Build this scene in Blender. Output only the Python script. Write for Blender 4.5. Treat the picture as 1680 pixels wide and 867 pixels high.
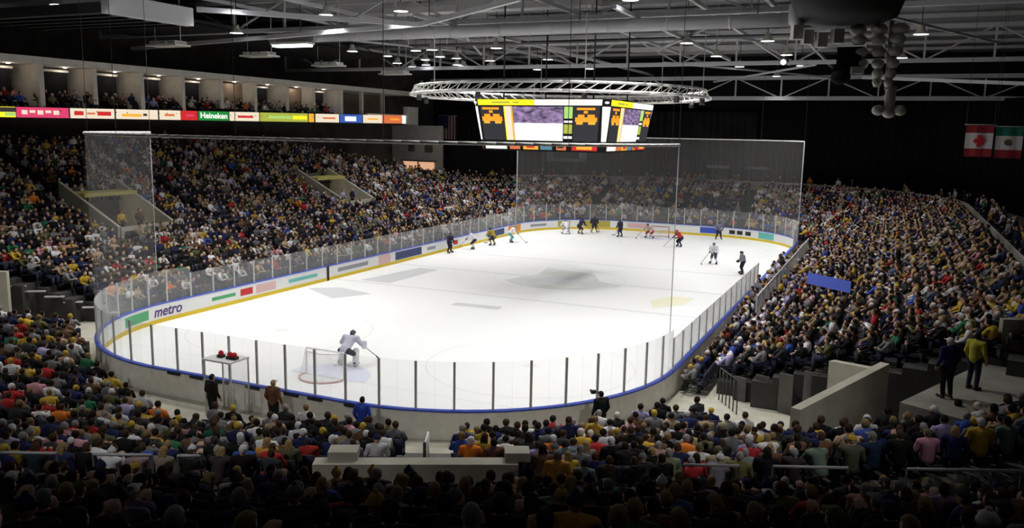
import bpy, bmesh, math, random
import numpy as np
from mathutils import Vector, Matrix
for o in list(bpy.data.objects): bpy.data.objects.remove(o)
sc = bpy.context.scene; COL = sc.collection
PI = math.pi; RND = random.Random(7)
# ------------------------------------------------------------------ camera, world, exposure
CP = np.array([20.3247, -22.1714, 9.9641]); YAW, PITCH, ROLL, FPX = 0.4263, 0.158, 0.0182, 1372.59
_cy, _sy = math.cos(YAW), math.sin(YAW)
FW = np.array([-_sy*math.cos(PITCH), _cy*math.cos(PITCH), -math.sin(PITCH)])
_r = np.array([_cy, _sy, 0.0]); _u = np.cross(_r, FW)
RT = _r*math.cos(ROLL) + _u*math.sin(ROLL); UP = np.cross(RT, FW)
cam = bpy.data.cameras.new('camera'); cam_o = bpy.data.objects.new('camera', cam); COL.objects.link(cam_o)
cam.sensor_fit = 'HORIZONTAL'; cam.sensor_width = 36.0; cam.lens = FPX*36.0/1680.0; cam.clip_end = 500; cam.clip_start = 0.1
cam_o.matrix_world = Matrix(((RT[0], UP[0], -FW[0], CP[0]), (RT[1], UP[1], -FW[1], CP[1]), (RT[2], UP[2], -FW[2], CP[2]), (0, 0, 0, 1)))
sc.camera = cam_o
sc.view_settings.view_transform = 'Standard'; sc.view_settings.look = 'None'; sc.view_settings.gamma = 1.0
sc.view_settings.use_curve_mapping = False; sc.view_settings.exposure = 0.0
w = bpy.data.worlds.new('world'); sc.world = w; w.use_nodes = True
w.node_tree.nodes['Background'].inputs[0].default_value = (0.6, 0.65, 0.8, 1); w.node_tree.nodes['Background'].inputs[1].default_value = 0.004
SPOT_W = 3600.0; SPOT_ANGLE = 125; HOUSE_W = 800.0

def project(p):
    d = np.asarray(p, float) - CP; z = d @ FW
    z = np.where(np.abs(z) < 1e-6, 1e-6, z)
    return 840 + FPX*(d @ RT)/z, 433.5 - FPX*(d @ UP)/z, z

# ------------------------------------------------------------------ materials
def mat(name, col, rough=0.6, metal=0.0, emit=None, es=1.0, noise=0.0, nscale=3.0, spec=0.3):
    m = bpy.data.materials.new(name); m.use_nodes = True; nt = m.node_tree; b = nt.nodes['Principled BSDF']
    b.inputs['Base Color'].default_value = (*col, 1); b.inputs['Roughness'].default_value = rough; b.inputs['Metallic'].default_value = metal
    b.inputs['Specular IOR Level'].default_value = spec
    if emit: b.inputs['Emission Color'].default_value = (*emit, 1); b.inputs['Emission Strength'].default_value = es
    if noise:
        tc = nt.nodes.new('ShaderNodeTexCoord'); n = nt.nodes.new('ShaderNodeTexNoise'); n.inputs['Scale'].default_value = nscale; n.inputs['Detail'].default_value = 6
        r = nt.nodes.new('ShaderNodeValToRGB')
        r.color_ramp.elements[0].position = 0.3; r.color_ramp.elements[1].position = 0.7
        r.color_ramp.elements[0].color = (*[c*(1-noise) for c in col], 1); r.color_ramp.elements[1].color = (*[min(1, c*(1+noise)) for c in col], 1)
        nt.links.new(tc.outputs['Object'], n.inputs['Vector']); nt.links.new(n.outputs['Fac'], r.inputs['Fac']); nt.links.new(r.outputs['Color'], b.inputs['Base Color'])
    return m
def mat_objcolor(name, rough=0.85, spec=0.15):
    m = bpy.data.materials.new(name); m.use_nodes = True; nt = m.node_tree; b = nt.nodes['Principled BSDF']
    oi = nt.nodes.new('ShaderNodeObjectInfo'); nt.links.new(oi.outputs['Color'], b.inputs['Base Color'])
    b.inputs['Roughness'].default_value = rough; b.inputs['Specular IOR Level'].default_value = spec
    return m
def mat_attr(name, rough=0.85):
    m = bpy.data.materials.new(name); m.use_nodes = True; nt = m.node_tree; b = nt.nodes['Principled BSDF']
    a = nt.nodes.new('ShaderNodeAttribute'); a.attribute_name = 'cloth'; nt.links.new(a.outputs['Color'], b.inputs['Base Color'])
    b.inputs['Roughness'].default_value = rough; b.inputs['Specular IOR Level'].default_value = 0.15
    return m
def mat_clear(name, col, fac, edge=0.0, gloss=0.0, alpha_rough=0.2):
    """mostly see-through sheet: a share of its surface scatters (haze painted into the panes, mesh threads), the rest lets light through"""
    m = bpy.data.materials.new(name); m.use_nodes = True; nt = m.node_tree; nt.nodes.clear()
    out = nt.nodes.new('ShaderNodeOutputMaterial'); t = nt.nodes.new('ShaderNodeBsdfTransparent'); d = nt.nodes.new('ShaderNodeBsdfDiffuse')
    d.inputs['Color'].default_value = (*col, 1); mx = nt.nodes.new('ShaderNodeMixShader')
    if edge:
        lw = nt.nodes.new('ShaderNodeLayerWeight'); lw.inputs['Blend'].default_value = 0.5
        pw = nt.nodes.new('ShaderNodeMath'); pw.operation = 'POWER'; pw.inputs[1].default_value = 3.0
        ma = nt.nodes.new('ShaderNodeMath'); ma.operation = 'MULTIPLY_ADD'; ma.inputs[1].default_value = edge; ma.inputs[2].default_value = fac
        nt.links.new(lw.outputs['Facing'], pw.inputs[0]); nt.links.new(pw.outputs[0], ma.inputs[0]); nt.links.new(ma.outputs[0], mx.inputs['Fac'])
    else: mx.inputs['Fac'].default_value = fac
    nt.links.new(t.outputs[0], mx.inputs[1]); nt.links.new(d.outputs[0], mx.inputs[2]); last = mx
    if gloss:
        g = nt.nodes.new('ShaderNodeBsdfGlossy'); g.inputs['Roughness'].default_value = alpha_rough
        m2 = nt.nodes.new('ShaderNodeMixShader'); m2.inputs['Fac'].default_value = gloss
        nt.links.new(mx.outputs[0], m2.inputs[1]); nt.links.new(g.outputs[0], m2.inputs[2]); last = m2
    nt.links.new(last.outputs[0], out.inputs['Surface'])
    return m
M = dict(
    ice=mat('ice', (0.93, 0.94, 0.945), 0.35, noise=0.02, nscale=0.15, spec=0.2),
    concrete=mat('concrete', (0.30, 0.295, 0.25), 0.9, noise=0.25, nscale=0.8), terrace=mat('terrace_concrete_shaded', (0.055, 0.054, 0.052), 0.9, noise=0.3, nscale=0.7), dark_concrete=mat('dark_concrete', (0.12, 0.115, 0.11), 0.9, noise=0.3, nscale=0.7),  # terrace tone is darkened to paint in the unlit stand end
    pale_concrete=mat('pale_concrete', (0.5, 0.48, 0.4), 0.9, noise=0.15, nscale=1.2),
    black=mat('black_cloth', (0.012, 0.012, 0.013), 0.95), curtain=mat('curtain', (0.035, 0.036, 0.037), 0.95, noise=0.3, nscale=0.5),
    board=mat('board_white', (0.85, 0.86, 0.86), 0.4), board_back=mat('board_back', (0.78, 0.76, 0.69), 0.6, noise=0.08), kick=mat('kick_yellow', (0.75, 0.55, 0.03), 0.5),
    cap=mat('cap_blue', (0.06, 0.11, 0.55), 0.5), alu=mat('aluminium', (0.55, 0.55, 0.54), 0.5, 0.0), steel=mat('grey_steel', (0.58, 0.58, 0.6), 0.55, 0.0),
    dark_steel=mat('dark_steel', (0.07, 0.07, 0.075), 0.6), white_paint=mat('white_paint', (0.86, 0.86, 0.84), 0.6), cream=mat('cream_wall', (0.72, 0.69, 0.62), 0.8, noise=0.08, nscale=2),
    tan=mat('tan_wall', (0.33, 0.25, 0.19), 0.8), red=mat('red', (0.6, 0.03, 0.03), 0.6), deepred=mat('flag_red', (0.35, 0.03, 0.04), 0.8), flag_white=mat('flag_white', (0.8, 0.78, 0.8), 0.8),
    flag_green=mat('flag_green', (0.02, 0.2, 0.12), 0.8), flag_blue=mat('flag_blue', (0.05, 0.06, 0.16), 0.8), olive=mat('olive', (0.14, 0.16, 0.06), 0.8),
    roof=mat('roof_deck', (0.2, 0.2, 0.21), 0.9, noise=0.2, nscale=0.4), rubber=mat('rubber', (0.03, 0.03, 0.03), 0.8), purple=mat('purple', (0.10, 0.05, 0.22), 0.6), green=mat('green', (0.10, 0.42, 0.18), 0.6),
    teal=mat('teal', (0.15, 0.55, 0.5), 0.5), navy=mat('navy', (0.05, 0.07, 0.18), 0.6), orange=mat('orange', (0.8, 0.3, 0.05), 0.6), gold=mat('gold', (0.5, 0.42, 0.08), 0.6), pink=mat('pale_pink', (0.75, 0.5, 0.5), 0.6),
    grey=mat('grey_ink', (0.32, 0.33, 0.37), 0.6), yellow=mat('yellow', (0.7, 0.62, 0.05), 0.7), bluetarp=mat('blue_tarp', (0.07, 0.11, 0.5), 0.7),
    ice_grey=mat('ice_grey', (0.66, 0.68, 0.70), 0.4), ice_logo=mat('ice_logo', (0.72, 0.73, 0.72), 0.4, noise=0.12, nscale=0.6), ice_line=mat('ice_line', (0.80, 0.81, 0.83), 0.4), ice_crease=mat('ice_crease', (0.74, 0.77, 0.92), 0.4), ice_yellow=mat('ice_yellow', (0.88, 0.86, 0.66), 0.4),
    glass=mat_clear('clear_acrylic', (0.75, 0.77, 0.78), 0.085, edge=0.5, gloss=0.02), net=mat_clear('thin_mesh', (0.6, 0.6, 0.6), 0.085), goal_net=mat_clear('goal_mesh', (0.9, 0.9, 0.9), 0.30),  # acrylic panes carry a painted grey haze, denser at a slant
    cloth=mat_objcolor('cloth'), skin=mat_objcolor('skin', 0.6, 0.3), crowd=mat_attr('crowd_cloth'), eye=mat('eye', (0.03, 0.02, 0.02), 0.3), lip=mat('lip', (0.42, 0.16, 0.14), 0.5),
    seat=mat('seat_plastic', (0.02, 0.023, 0.05), 0.5), horn=mat('horn_grey', (0.75, 0.74, 0.68), 0.6), lens=mat('lamp_lens', (0.9, 0.9, 0.95), 0.4, emit=(0.92, 0.93, 1.0), es=9.0),
    reflector=mat('lamp_reflector', (0.72, 0.72, 0.64), 0.5), warm=mat('lit_window', (0.8, 0.5, 0.35), 0.6, emit=(1.0, 0.55, 0.33), es=0.75), portal_ceiling=mat('portal_ceiling', (0.55, 0.5, 0.16), 0.8),
)
def glow(name, col, s=1.0): return mat(name, tuple(c*0.3 for c in col), 0.5, emit=col, es=s)
G = dict(yellow=glow('led_yellow', (1.0, 0.86, 0.02), 1.1), white=glow('led_white', (1.0, 0.98, 0.93), 1.1), cream=glow('led_cream', (1.0, 0.86, 0.66), 0.85), pink=glow('led_pink', (0.95, 0.07, 0.2), 0.75), red=glow('led_red', (0.75, 0.03, 0.03), 0.8),
    green=glow('led_green', (0.02, 0.28, 0.05), 0.9), blue=glow('led_blue', (0.05, 0.13, 0.5), 0.9), lime=glow('led_lime', (0.5, 0.55, 0.08), 0.8), orange=glow('led_orange', (1.0, 0.32, 0.02), 1.2), amber=glow('led_amber', (1.0, 0.5, 0.05), 0.9), dim=glow('led_dim', (0.03, 0.03, 0.035), 1.0), palegreen=glow('led_palegreen', (0.45, 0.75, 0.2), 0.9), rust=glow('led_rust', (0.85, 0.22, 0.08), 0.8), black=glow('led_black', (0.004, 0.004, 0.004), 0.5), cyan=glow('led_cyan', (0.15, 0.35, 0.45), 0.6))
def video_mat():
    m = bpy.data.materials.new('video_picture'); m.use_nodes = True; nt = m.node_tree; b = nt.nodes['Principled BSDF']; b.inputs['Base Color'].default_value = (0.02, 0.02, 0.02, 1)
    tc = nt.nodes.new('ShaderNodeTexCoord'); sp = nt.nodes.new('ShaderNodeSeparateXYZ'); nt.links.new(tc.outputs['Generated'], sp.inputs[0])
    n = nt.nodes.new('ShaderNodeTexNoise'); n.inputs['Scale'].default_value = 9; n.inputs['Detail'].default_value = 5; nt.links.new(tc.outputs['Generated'], n.inputs['Vector'])
    r = nt.nodes.new('ShaderNodeValToRGB'); e = r.color_ramp.elements; e[0].position = 0.35; e[0].color = (0.04, 0.03, 0.07, 1); e[1].position = 0.7; e[1].color = (0.45, 0.3, 0.55, 1); nt.links.new(n.outputs['Fac'], r.inputs['Fac'])
    n2 = nt.nodes.new('ShaderNodeTexNoise'); n2.inputs['Scale'].default_value = 6; nt.links.new(tc.outputs['Generated'], n2.inputs['Vector'])
    r2 = nt.nodes.new('ShaderNodeValToRGB'); e = r2.color_ramp.elements; e[0].position = 0.24; e[0].color = (0.2, 0.15, 0.4, 1); e[1].position = 0.32; e[1].color = (0.98, 0.95, 1, 1); nt.links.new(n2.outputs['Fac'], r2.inputs['Fac'])
    gt = nt.nodes.new('ShaderNodeMath'); gt.operation = 'GREATER_THAN'; gt.inputs[1].default_value = 0.52; nt.links.new(sp.outputs['Z'], gt.inputs[0])
    mx = nt.nodes.new('ShaderNodeMixRGB'); nt.links.new(gt.outputs[0], mx.inputs[0]); nt.links.new(r2.outputs[0], mx.inputs[1]); nt.links.new(r.outputs[0], mx.inputs[2])
    nt.links.new(mx.outputs[0], b.inputs['Emission Color']); b.inputs['Emission Strength'].default_value = 1.05
    return m
M['video'] = video_mat()

# ------------------------------------------------------------------ mesh helpers
class MB:
    def __init__(s): s.v = []; s.f = []; s.m = []; s.sm = []
    def add(s, vs, fs, mi=0, smooth=False):
        k = len(s.v); s.v += [tuple(map(float, p)) for p in vs]
        for f in fs: s.f.append(tuple(k+i for i in f)); s.m.append(mi); s.sm.append(smooth)
        return s
    def hexa(s, a, mi=0):
        return s.add(a, [(0, 3, 2, 1), (4, 5, 6, 7), (0, 1, 5, 4), (1, 2, 6, 5), (2, 3, 7, 6), (3, 0, 4, 7)], mi)
    def box(s, c, d, rz=0.0, mi=0, taper=1.0):
        x, y, z = d[0]/2, d[1]/2, d[2]/2; co, si = math.cos(rz), math.sin(rz); a = []
        for k, zz in ((1.0, -z), (taper, z)):
            for px, py in ((-x, -y), (x, -y), (x, y), (-x, y)):
                px *= k; py *= k; a.append((c[0]+px*co-py*si, c[1]+px*si+py*co, c[2]+zz))
        return s.hexa(a, mi)
    def tube(s, p, q, r, r2=None, n=8, mi=0, caps=True):
        p = np.array(p, float); q = np.array(q, float); r2 = r if r2 is None else r2
        a = q-p; a = a/max(np.linalg.norm(a), 1e-9); t = np.array([0, 0, 1.0]) if abs(a[2]) < 0.9 else np.array([1.0, 0, 0])
        u = np.cross(a, t); u /= np.linalg.norm(u); v = np.cross(a, u)
        vs = [p+(u*math.cos(2*PI*i/n)+v*math.sin(2*PI*i/n))*r for i in range(n)] + [q+(u*math.cos(2*PI*i/n)+v*math.sin(2*PI*i/n))*r2 for i in range(n)]
        s.add(vs, [(i, n+i, n+(i+1) % n, (i+1) % n) for i in range(n)], mi, True)
        if caps: k = len(s.v)-2*n; s.f += [tuple(k+i for i in range(n)), tuple(k+n+i for i in reversed(range(n)))]; s.m += [mi, mi]; s.sm += [False, False]
        return s
    def pipe(s, pts, r, n=8, mi=0):
        for a, b in zip(pts[:-1], pts[1:]): s.tube(a, b, r, n=n, mi=mi)
        return s
    def bar(s, p, q, wd, ht, mi=0):
        p = np.array(p, float); q = np.array(q, float); a = q-p; a /= np.linalg.norm(a); t = np.array([0, 0, 1.0]) if abs(a[2]) < 0.95 else np.array([0, 1.0, 0])
        u = np.cross(a, t); u /= np.linalg.norm(u); v = np.cross(u, a); u *= wd/2; v *= ht/2
        return s.hexa([p-u-v, p+u-v, q+u-v, q-u-v, p-u+v, p+u+v, q+u+v, q-u+v], mi)
    def ellip(s, c, r, n=12, k=8, mi=0, rot=None):
        vs = []
        for j in range(k+1):
            th = PI*j/k
            for i in range(n):
                a = 2*PI*i/n; p = np.array([r[0]*math.sin(th)*math.cos(a), r[1]*math.sin(th)*math.sin(a), -r[2]*math.cos(th)])
                if rot is not None: p = rot @ p
                vs.append(p+np.array(c))
        return s.add(vs, [(j*n+i, j*n+(i+1) % n, (j+1)*n+(i+1) % n, (j+1)*n+i) for j in range(k) for i in range(n)], mi, True)
    def lathe(s, c, prof, n=16, mi=0):
        vs = [(c[0]+r*math.cos(2*PI*i/n), c[1]+r*math.sin(2*PI*i/n), c[2]+z) for r, z in prof for i in range(n)]
        return s.add(vs, [(j*n+i, j*n+(i+1) % n, (j+1)*n+(i+1) % n, (j+1)*n+i) for j in range(len(prof)-1) for i in range(n)], mi, True)
    def build(s, name, ms, parent=None):
        me = bpy.data.meshes.new(name); me.from_pydata(s.v, [], s.f)
        for m in (ms if isinstance(ms, (list, tuple)) else [ms]): me.materials.append(m)
        me.polygons.foreach_set('material_index', s.m); me.polygons.foreach_set('use_smooth', s.sm); me.update()
        o = bpy.data.objects.new(name, me); COL.objects.link(o)
        if parent: o.parent = parent; o.matrix_parent_inverse = parent_inv(parent)
        return o
def parent_inv(p):
    return Matrix.LocRotScale(p.location, p.rotation_euler, p.scale).inverted() if p.parent is None else (parent_mat(p)).inverted()
def parent_mat(p):
    m = p.matrix_parent_inverse @ Matrix.LocRotScale(p.location, p.rotation_euler, p.scale)
    return (parent_mat(p.parent) @ m) if p.parent else Matrix.LocRotScale(p.location, p.rotation_euler, p.scale)
def tag(o, label=None, cat=None, group=None, kind=None):
    if label: o['label'] = label
    if cat: o['category'] = cat
    if group: o['group'] = group
    if kind: o['kind'] = kind
    return o
def thing(name, label, cat, loc=(0, 0, 0), group=None, rz=0):
    o = bpy.data.objects.new(name, None); COL.objects.link(o); o.location = loc; o.rotation_euler = (0, 0, rz); o.empty_display_size = 0.2
    return tag(o, label, cat, group)
def text(name, body, size, m, mat4, parent, depth=0.005, shear=0.0, bold=0.0):
    cu = bpy.data.curves.new(name, 'FONT'); cu.body = body; cu.size = size; cu.align_x = 'CENTER'; cu.align_y = 'CENTER'; cu.extrude = depth; cu.shear = shear; cu.offset = bold
    o = bpy.data.objects.new(name, cu); COL.objects.link(o)
    dg = bpy.context.evaluated_depsgraph_get(); dg.update(); me = bpy.data.meshes.new_from_object(o.evaluated_get(dg)); bpy.data.objects.remove(o)
    me.materials.clear(); me.materials.append(m); me.transform(mat4)
    o = bpy.data.objects.new(name, me); COL.objects.link(o)
    if parent: o.parent = parent; o.matrix_parent_inverse = parent_inv(parent)
    return o
ORD = 'first second third fourth fifth sixth seventh eighth ninth tenth eleventh twelfth thirteenth fourteenth fifteenth sixteenth seventeenth eighteenth nineteenth twentieth'.split()
def ordn(k):
    if k < 20: return ORD[k]
    t = {2: 'twenty', 3: 'thirty', 4: 'forty'}[(k+1)//10]; u = (k+1) % 10
    return {2: 'twentieth', 3: 'thirtieth', 4: 'fortieth'}[(k+1)//10] if u == 0 else t+'-'+ORD[u-1]

# ------------------------------------------------------------------ the rink outline
HW, LN, RC = 13.07, 61.0, 8.83
SEG = [43.34, RC*PI/2, 8.48, RC*PI/2, 43.34, RC*PI/2, 8.48, RC*PI/2]; TOT = sum(SEG)
def PT(s, off=0.0):
    s = s % TOT; a, b, c = HW-RC, RC, LN-RC; i = 0
    for i, L in enumerate(SEG):
        if s <= L: break
        s -= L
    t = s/SEG[i]
    if i == 0: return (-HW-off, b+s), (-1, 0)
    if i == 2: return (-a+s, LN+off), (0, 1)
    if i == 4: return (HW+off, c-s), (1, 0)
    if i == 6: return (a-s, -off), (0, -1)
    ang = {1: PI-t*PI/2, 3: PI/2-t*PI/2, 5: -t*PI/2, 7: -PI/2-t*PI/2}[i]
    cx = {1: -a, 3: a, 5: a, 7: -a}[i]; cy = {1: c, 3: c, 5: b, 7: b}[i]; n = (math.cos(ang), math.sin(ang)); r = RC+off
    return (cx+r*n[0], cy+r*n[1]), n
def OFFSET(x, y):
    qx = max(abs(x)-(HW-RC), 0); qy = max(abs(y-LN/2)-(LN/2-RC), 0); return math.hypot(qx, qy)-RC
def strip(mb, s0, s1, o0, o1, z0, z1, step=0.6, mi=0):
    n = max(1, int(math.ceil((s1-s0)/step)))
    for i in range(n):
        a, b = s0+(s1-s0)*i/n, s0+(s1-s0)*(i+1)/n
        A, _ = PT(a, o0); B, _ = PT(b, o0); C_, _ = PT(b, o1); D, _ = PT(a, o1)
        mb.hexa([(*A, z0), (*D, z0), (*C_, z0), (*B, z0), (*A, z1), (*D, z1), (*C_, z1), (*B, z1)], mi)
    return mb

# ------------------------------------------------------------------ setting: ice, floor, walls, roof
mb = MB(); ring = [PT(s)[0] for s in np.linspace(0, TOT, 160, endpoint=False)]
mb.add([(*p, 0.0) for p in reversed(ring)], [tuple(range(160))], 0)
def decal(pts, mi, z): mb.add([(x, y, z) for x, y in pts], [tuple(range(len(pts)))], mi)
def arc_decal(cx, cy, r, wd, mi, z, a0=0, a1=2*PI, n=48):
    for i in range(n):
        a, b = a0+(a1-a0)*i/n, a0+(a1-a0)*(i+1)/n
        decal([(cx+(r-wd)*math.cos(a), cy+(r-wd)*math.sin(a)), (cx+r*math.cos(a), cy+r*math.sin(a)), (cx+r*math.cos(b), cy+r*math.sin(b)), (cx+(r-wd)*math.cos(b), cy+(r-wd)*math.sin(b))], mi, z)
for y, wd in ((22.9, .18), (30.5, .22), (38.1, .18)): decal([(-HW, y-wd), (HW, y-wd), (HW, y+wd), (-HW, y+wd)], 3, .004)
for y, x in ((4.5, 11.9), (56.9, 11.9)): decal([(-x, y-.03), (x, y-.03), (x, y+.03), (-x, y+.03)], 3, .004)
for cx in (-6.7, 6.7):
    for cy in (9.9, 51.1): arc_decal(cx, cy, 4.5, .06, 3, .004); decal([(cx+.3*math.cos(i*PI/8), cy+.3*math.sin(i*PI/8)) for i in range(16)], 3, .005)
arc_decal(0, 30.5, 4.5, .06, 3, .006)
decal([(-11.4, 23.4), (-9.1, 23.4), (-9.0, 29.7), (-10.6, 29.7)], 1, .006); decal([(-12.6, 19.4), (-10.9, 20.6), (-8.1, 19.8), (-9.3, 17.5)], 1, .006)
decal([(-2.4, 19.3), (.6, 19.5), (.5, 20.3), (-2.3, 20.1)], 1, .006)
lg = [(-3.2, 28.2), (-1.4, 26.9), (.8, 26.6), (2.6, 27.4), (4.6, 30.0), (2.7, 31.0), (1.6, 33.3), (-.2, 34.0), (-2.5, 34.4), (-2.0, 31.6)]
decal(lg, 2, .008); decal([(p[0]*.45+.1, 30.4+(p[1]-30.4)*.45) for p in lg], 1, .010)
decal([(8.2, 24.3), (9.6, 26.2), (9.7, 28.4), (8.3, 28.3), (7.5, 26.3)], 4, .006)
decal([(1.83*math.cos(a), 4.5+1.83*math.sin(a)) for a in np.linspace(0, PI, 20)], 5, .006); decal([(1.83*math.cos(a), 56.9+1.83*math.sin(a)) for a in np.linspace(PI, 2*PI, 20)], 5, .006)
tag(mb.build('floor_ice', [M['ice'], M['ice_grey'], M['ice_logo'], M['ice_line'], M['ice_yellow'], M['ice_crease']]), 'white ice sheet with faint lines and a grey centre logo', 'ice', kind='structure')
mb = MB()
S_ = np.linspace(0, TOT, 161)
for i in range(160):   # concrete slab round the ice
    a, b = PT(S_[i], .0)[0], PT(S_[i+1], .0)[0]; c, d = PT(S_[i+1], 40)[0], PT(S_[i], 40)[0]; mb.add([(*a, 0), (*b, 0), (*c, 0), (*d, 0)], [(0, 1, 2, 3)])
tag(mb.build('floor', M['pale_concrete']), 'concrete arena floor around the rink boards', 'floor', kind='structure')
ROOF_Z = 19.0
for nm, c, d, m in (('wall_back', (-2, -38, 9.5), (76, .3, 19), 'dark_concrete'), ('wall_right', (36, 22, 9.5), (.3, 120, 19), 'black'), ('wall_left', (-38.5, 22, 9.5), (.3, 120, 19), 'dark_concrete'), ('wall_far', (-2, 80, 9.5), (76, .3, 19), 'black')):
    tag(MB().box(c, d).build(nm, M[m]), kind='structure')
tag(MB().box((-1, 21, ROOF_Z+.1), (75.5, 118.5, .2)).build('ceiling', M['roof']), 'dark roof deck above the arena', 'ceiling', kind='structure')
# gathered curtain on the far side (wavy), from the left corner round to the right
def drape(name, label, pts, z0, z1, m, amp=.12, wl=.8):
    b = MB(); P = []
    for (x0, y0), (x1, y1) in zip(pts[:-1], pts[1:]):
        L = math.hypot(x1-x0, y1-y0); n = int(L/.2)
        for i in range(n): t = i/n; k = amp*math.sin(2*PI*t*L/wl); P.append((x0+(x1-x0)*t-(y1-y0)/L*k, y0+(y1-y0)*t+(x1-x0)/L*k))
    n = len(P); b.add([(*p, z0) for p in P]+[(*p, z1) for p in P], [(i, i+1, n+i+1, n+i) for i in range(n-1)], 0, True)
    o = b.build(name, M[m]); mo = o.modifiers.new('thick', 'SOLIDIFY'); mo.thickness = .03
    return tag(o, label, 'curtain')
drape('far_curtain', 'tall charcoal curtain closing the far end behind the standing crowd', [(-34.5, 78.5), (5.5, 78.5)], .0, 12.6, 'curtain')
drape('corner_curtain', 'black curtain hung across the far corner beyond the right-hand stand', [(5.7, 78.5), (24, 76.5), (34.8, 62)], .0, 13.8, 'black')

# ------------------------------------------------------------------ terraces
A0 = np.array([-14.8, 7.6]); AN = np.array([.558, -.83]); C0 = np.array([15.0, 9.6]); CN = np.array([-.4, -.917])
FWH = np.array([-_sy, _cy]); RTH = np.array([_cy, _sy]); CAMH = CP[:2]
def side_ok(x, y):
    if x < 0: return AN @ (np.array([x, y])-A0) < 0
    return CN @ (np.array([x, y])-C0) < 0
def near_ok(x, y, off):
    p = np.array([x, y])
    if (p-CAMH) @ FWH < 17.4: return False
    if x < 0 and AN @ (p-A0) < (1.3 if x > -16.5 else 2.6): return False
    if x > 6 and CN @ (p-C0) < 4.2 and not (x > 19.2+.36*(y-.5)): return False
    if y > 8.5 or off > 16: return False
    u = (p-CAMH) @ RTH; h = (p-CAMH) @ FWH
    if -4.7 < u/h*17 < .5 and h < 19.6: return False
    if off < (1.7 if x > 3 else 2.6 if x > 1 else max(.7, 3.1+(x+1.5)*.3)): return False
    return True
def z_side(off): return .35+.335*max(off-1.5, 0)
def z_near(h, u=0): return .05+.24*max(0, 24.6-h)+(max(0, u-4.5)*.16 if h < 21.5 else 0)+(max(0, -u-11)*.11 if h > 23 else 0)
def in_aisle(x, y):   # stair aisle through the near stand down to the boards
    return abs((x-7.75)-(-(y+.2))*.45) < .95 and y < 1
PITCH_R = .72
def terrace(name, label, offs, zf, ok, step=.5, s0=0, s1=TOT, m='terrace', base=0.0):
    b = MB(); n = int((s1-s0)/step); ss = np.linspace(s0, s1, n+1); allowed = []
    for off in offs:
        row = []
        for i in range(n):
            p, _ = PT((ss[i]+ss[i+1])/2, off+.4); row.append(bool(ok(p[0], p[1], off+.4)))
        allowed.append(row)
    for k, off in enumerate(offs):
        for i in range(n):
            if not allowed[k][i]: continue
            (ax, ay), _ = PT(ss[i], off); (bx, by), _ = PT(ss[i+1], off); (cx, cy), _ = PT(ss[i+1], off+PITCH_R); (dx, dy), _ = PT(ss[i], off+PITCH_R)
            z = zf(off+.4, ax); zp = zf(off+.4-PITCH_R, ax) if k and allowed[k-1][i] else base
            b.add([(ax, ay, z), (bx, by, z), (cx, cy, z), (dx, dy, z)], [(0, 1, 2, 3)])
            b.add([(ax, ay, zp), (bx, by, zp), (bx, by, z), (ax, ay, z)], [(0, 1, 2, 3)])
            if i == 0 or not allowed[k][i-1]: b.add([(ax, ay, base), (dx, dy, base), (dx, dy, z), (ax, ay, z)], [(0, 1, 2, 3)])
            if i == n-1 or not allowed[k][i+1]: b.add([(bx, by, base), (cx, cy, base), (cx, cy, z), (bx, by, z)], [(0, 1, 2, 3)])
            if k == len(offs)-1 or not allowed[k+1][i]: b.add([(cx, cy, base), (dx, dy, base), (dx, dy, z), (cx, cy, z)], [(0, 1, 2, 3)])
    return tag(b.build(name, M[m]), label, 'terrace', kind='structure')
LOW_OFF = [1.6+PITCH_R*k for k in range(15)]     # 1.6 .. 12.4
NEAR_OFF = [1.6+PITCH_R*k for k in range(16)]
S_SIDE = (-9.0, TOT-28.0)
PORTALS = ((15.9, 2.2), (39.0, 2.2))
def in_portal(x, y, off): return x < 0 and 9.0 < off < 14.2 and any(abs(y-py) < pw for py, pw in PORTALS)
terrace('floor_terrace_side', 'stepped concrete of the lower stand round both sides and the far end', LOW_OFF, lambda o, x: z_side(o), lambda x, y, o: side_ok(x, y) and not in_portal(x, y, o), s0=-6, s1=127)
NEAR_H = [34.0-.78*k for k in range(22)]
b = MB()
for h in NEAR_H:
    for u in np.arange(-34, 14, .6):
        p = CAMH+FWH*h+RTH*(u+.3)
        if not near_ok(p[0], p[1], OFFSET(*p)): continue
        P_ = [CAMH+FWH*(h+.35)+RTH*u, CAMH+FWH*(h+.35)+RTH*(u+.6), CAMH+FWH*(h-.5)+RTH*(u+.6), CAMH+FWH*(h-.5)+RTH*u]; z = z_near(h, u); b.hexa([(*q, 0) for q in P_]+[(*q, z) for q in P_])
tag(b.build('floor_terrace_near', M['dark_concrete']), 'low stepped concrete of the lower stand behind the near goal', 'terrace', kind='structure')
RIM = 12.4; RIM_Z = z_side(RIM)
# walkway slab behind the lower stand
b = MB(); strip(b, 43, 123, RIM, 16.6, RIM_Z-.4, RIM_Z, 1.0); tag(b.build('floor_walkway', M['dark_concrete']), 'concrete walkway along the top of the lower stand', 'walkway', kind='structure')
# upper left bank
UP_OFF = [RIM+PITCH_R*k for k in range(12)]
def z_up(off, x=0): return RIM_Z+.1+.455*(off-RIM)
def up_ok(x, y, off):
    if in_portal(x, y, off): return False
    return y < 46 + (19-off)*2.4 and y > -14
terrace('floor_terrace_upper', 'steep upper bank of terrace on the suite side', UP_OFF, z_up, up_ok, s0=-20, s1=50, base=RIM_Z-1.5)
UR_OFF = [16.6+PITCH_R*k for k in range(4)]
terrace('floor_terrace_corner', 'short dark bank of rows above the walkway on the flag side', UR_OFF, lambda o, x: RIM_Z+.1+.25*(o-16.6), lambda x, y, o: x > 0 and y > 6, s0=80, s1=122, base=RIM_Z-1)
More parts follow.
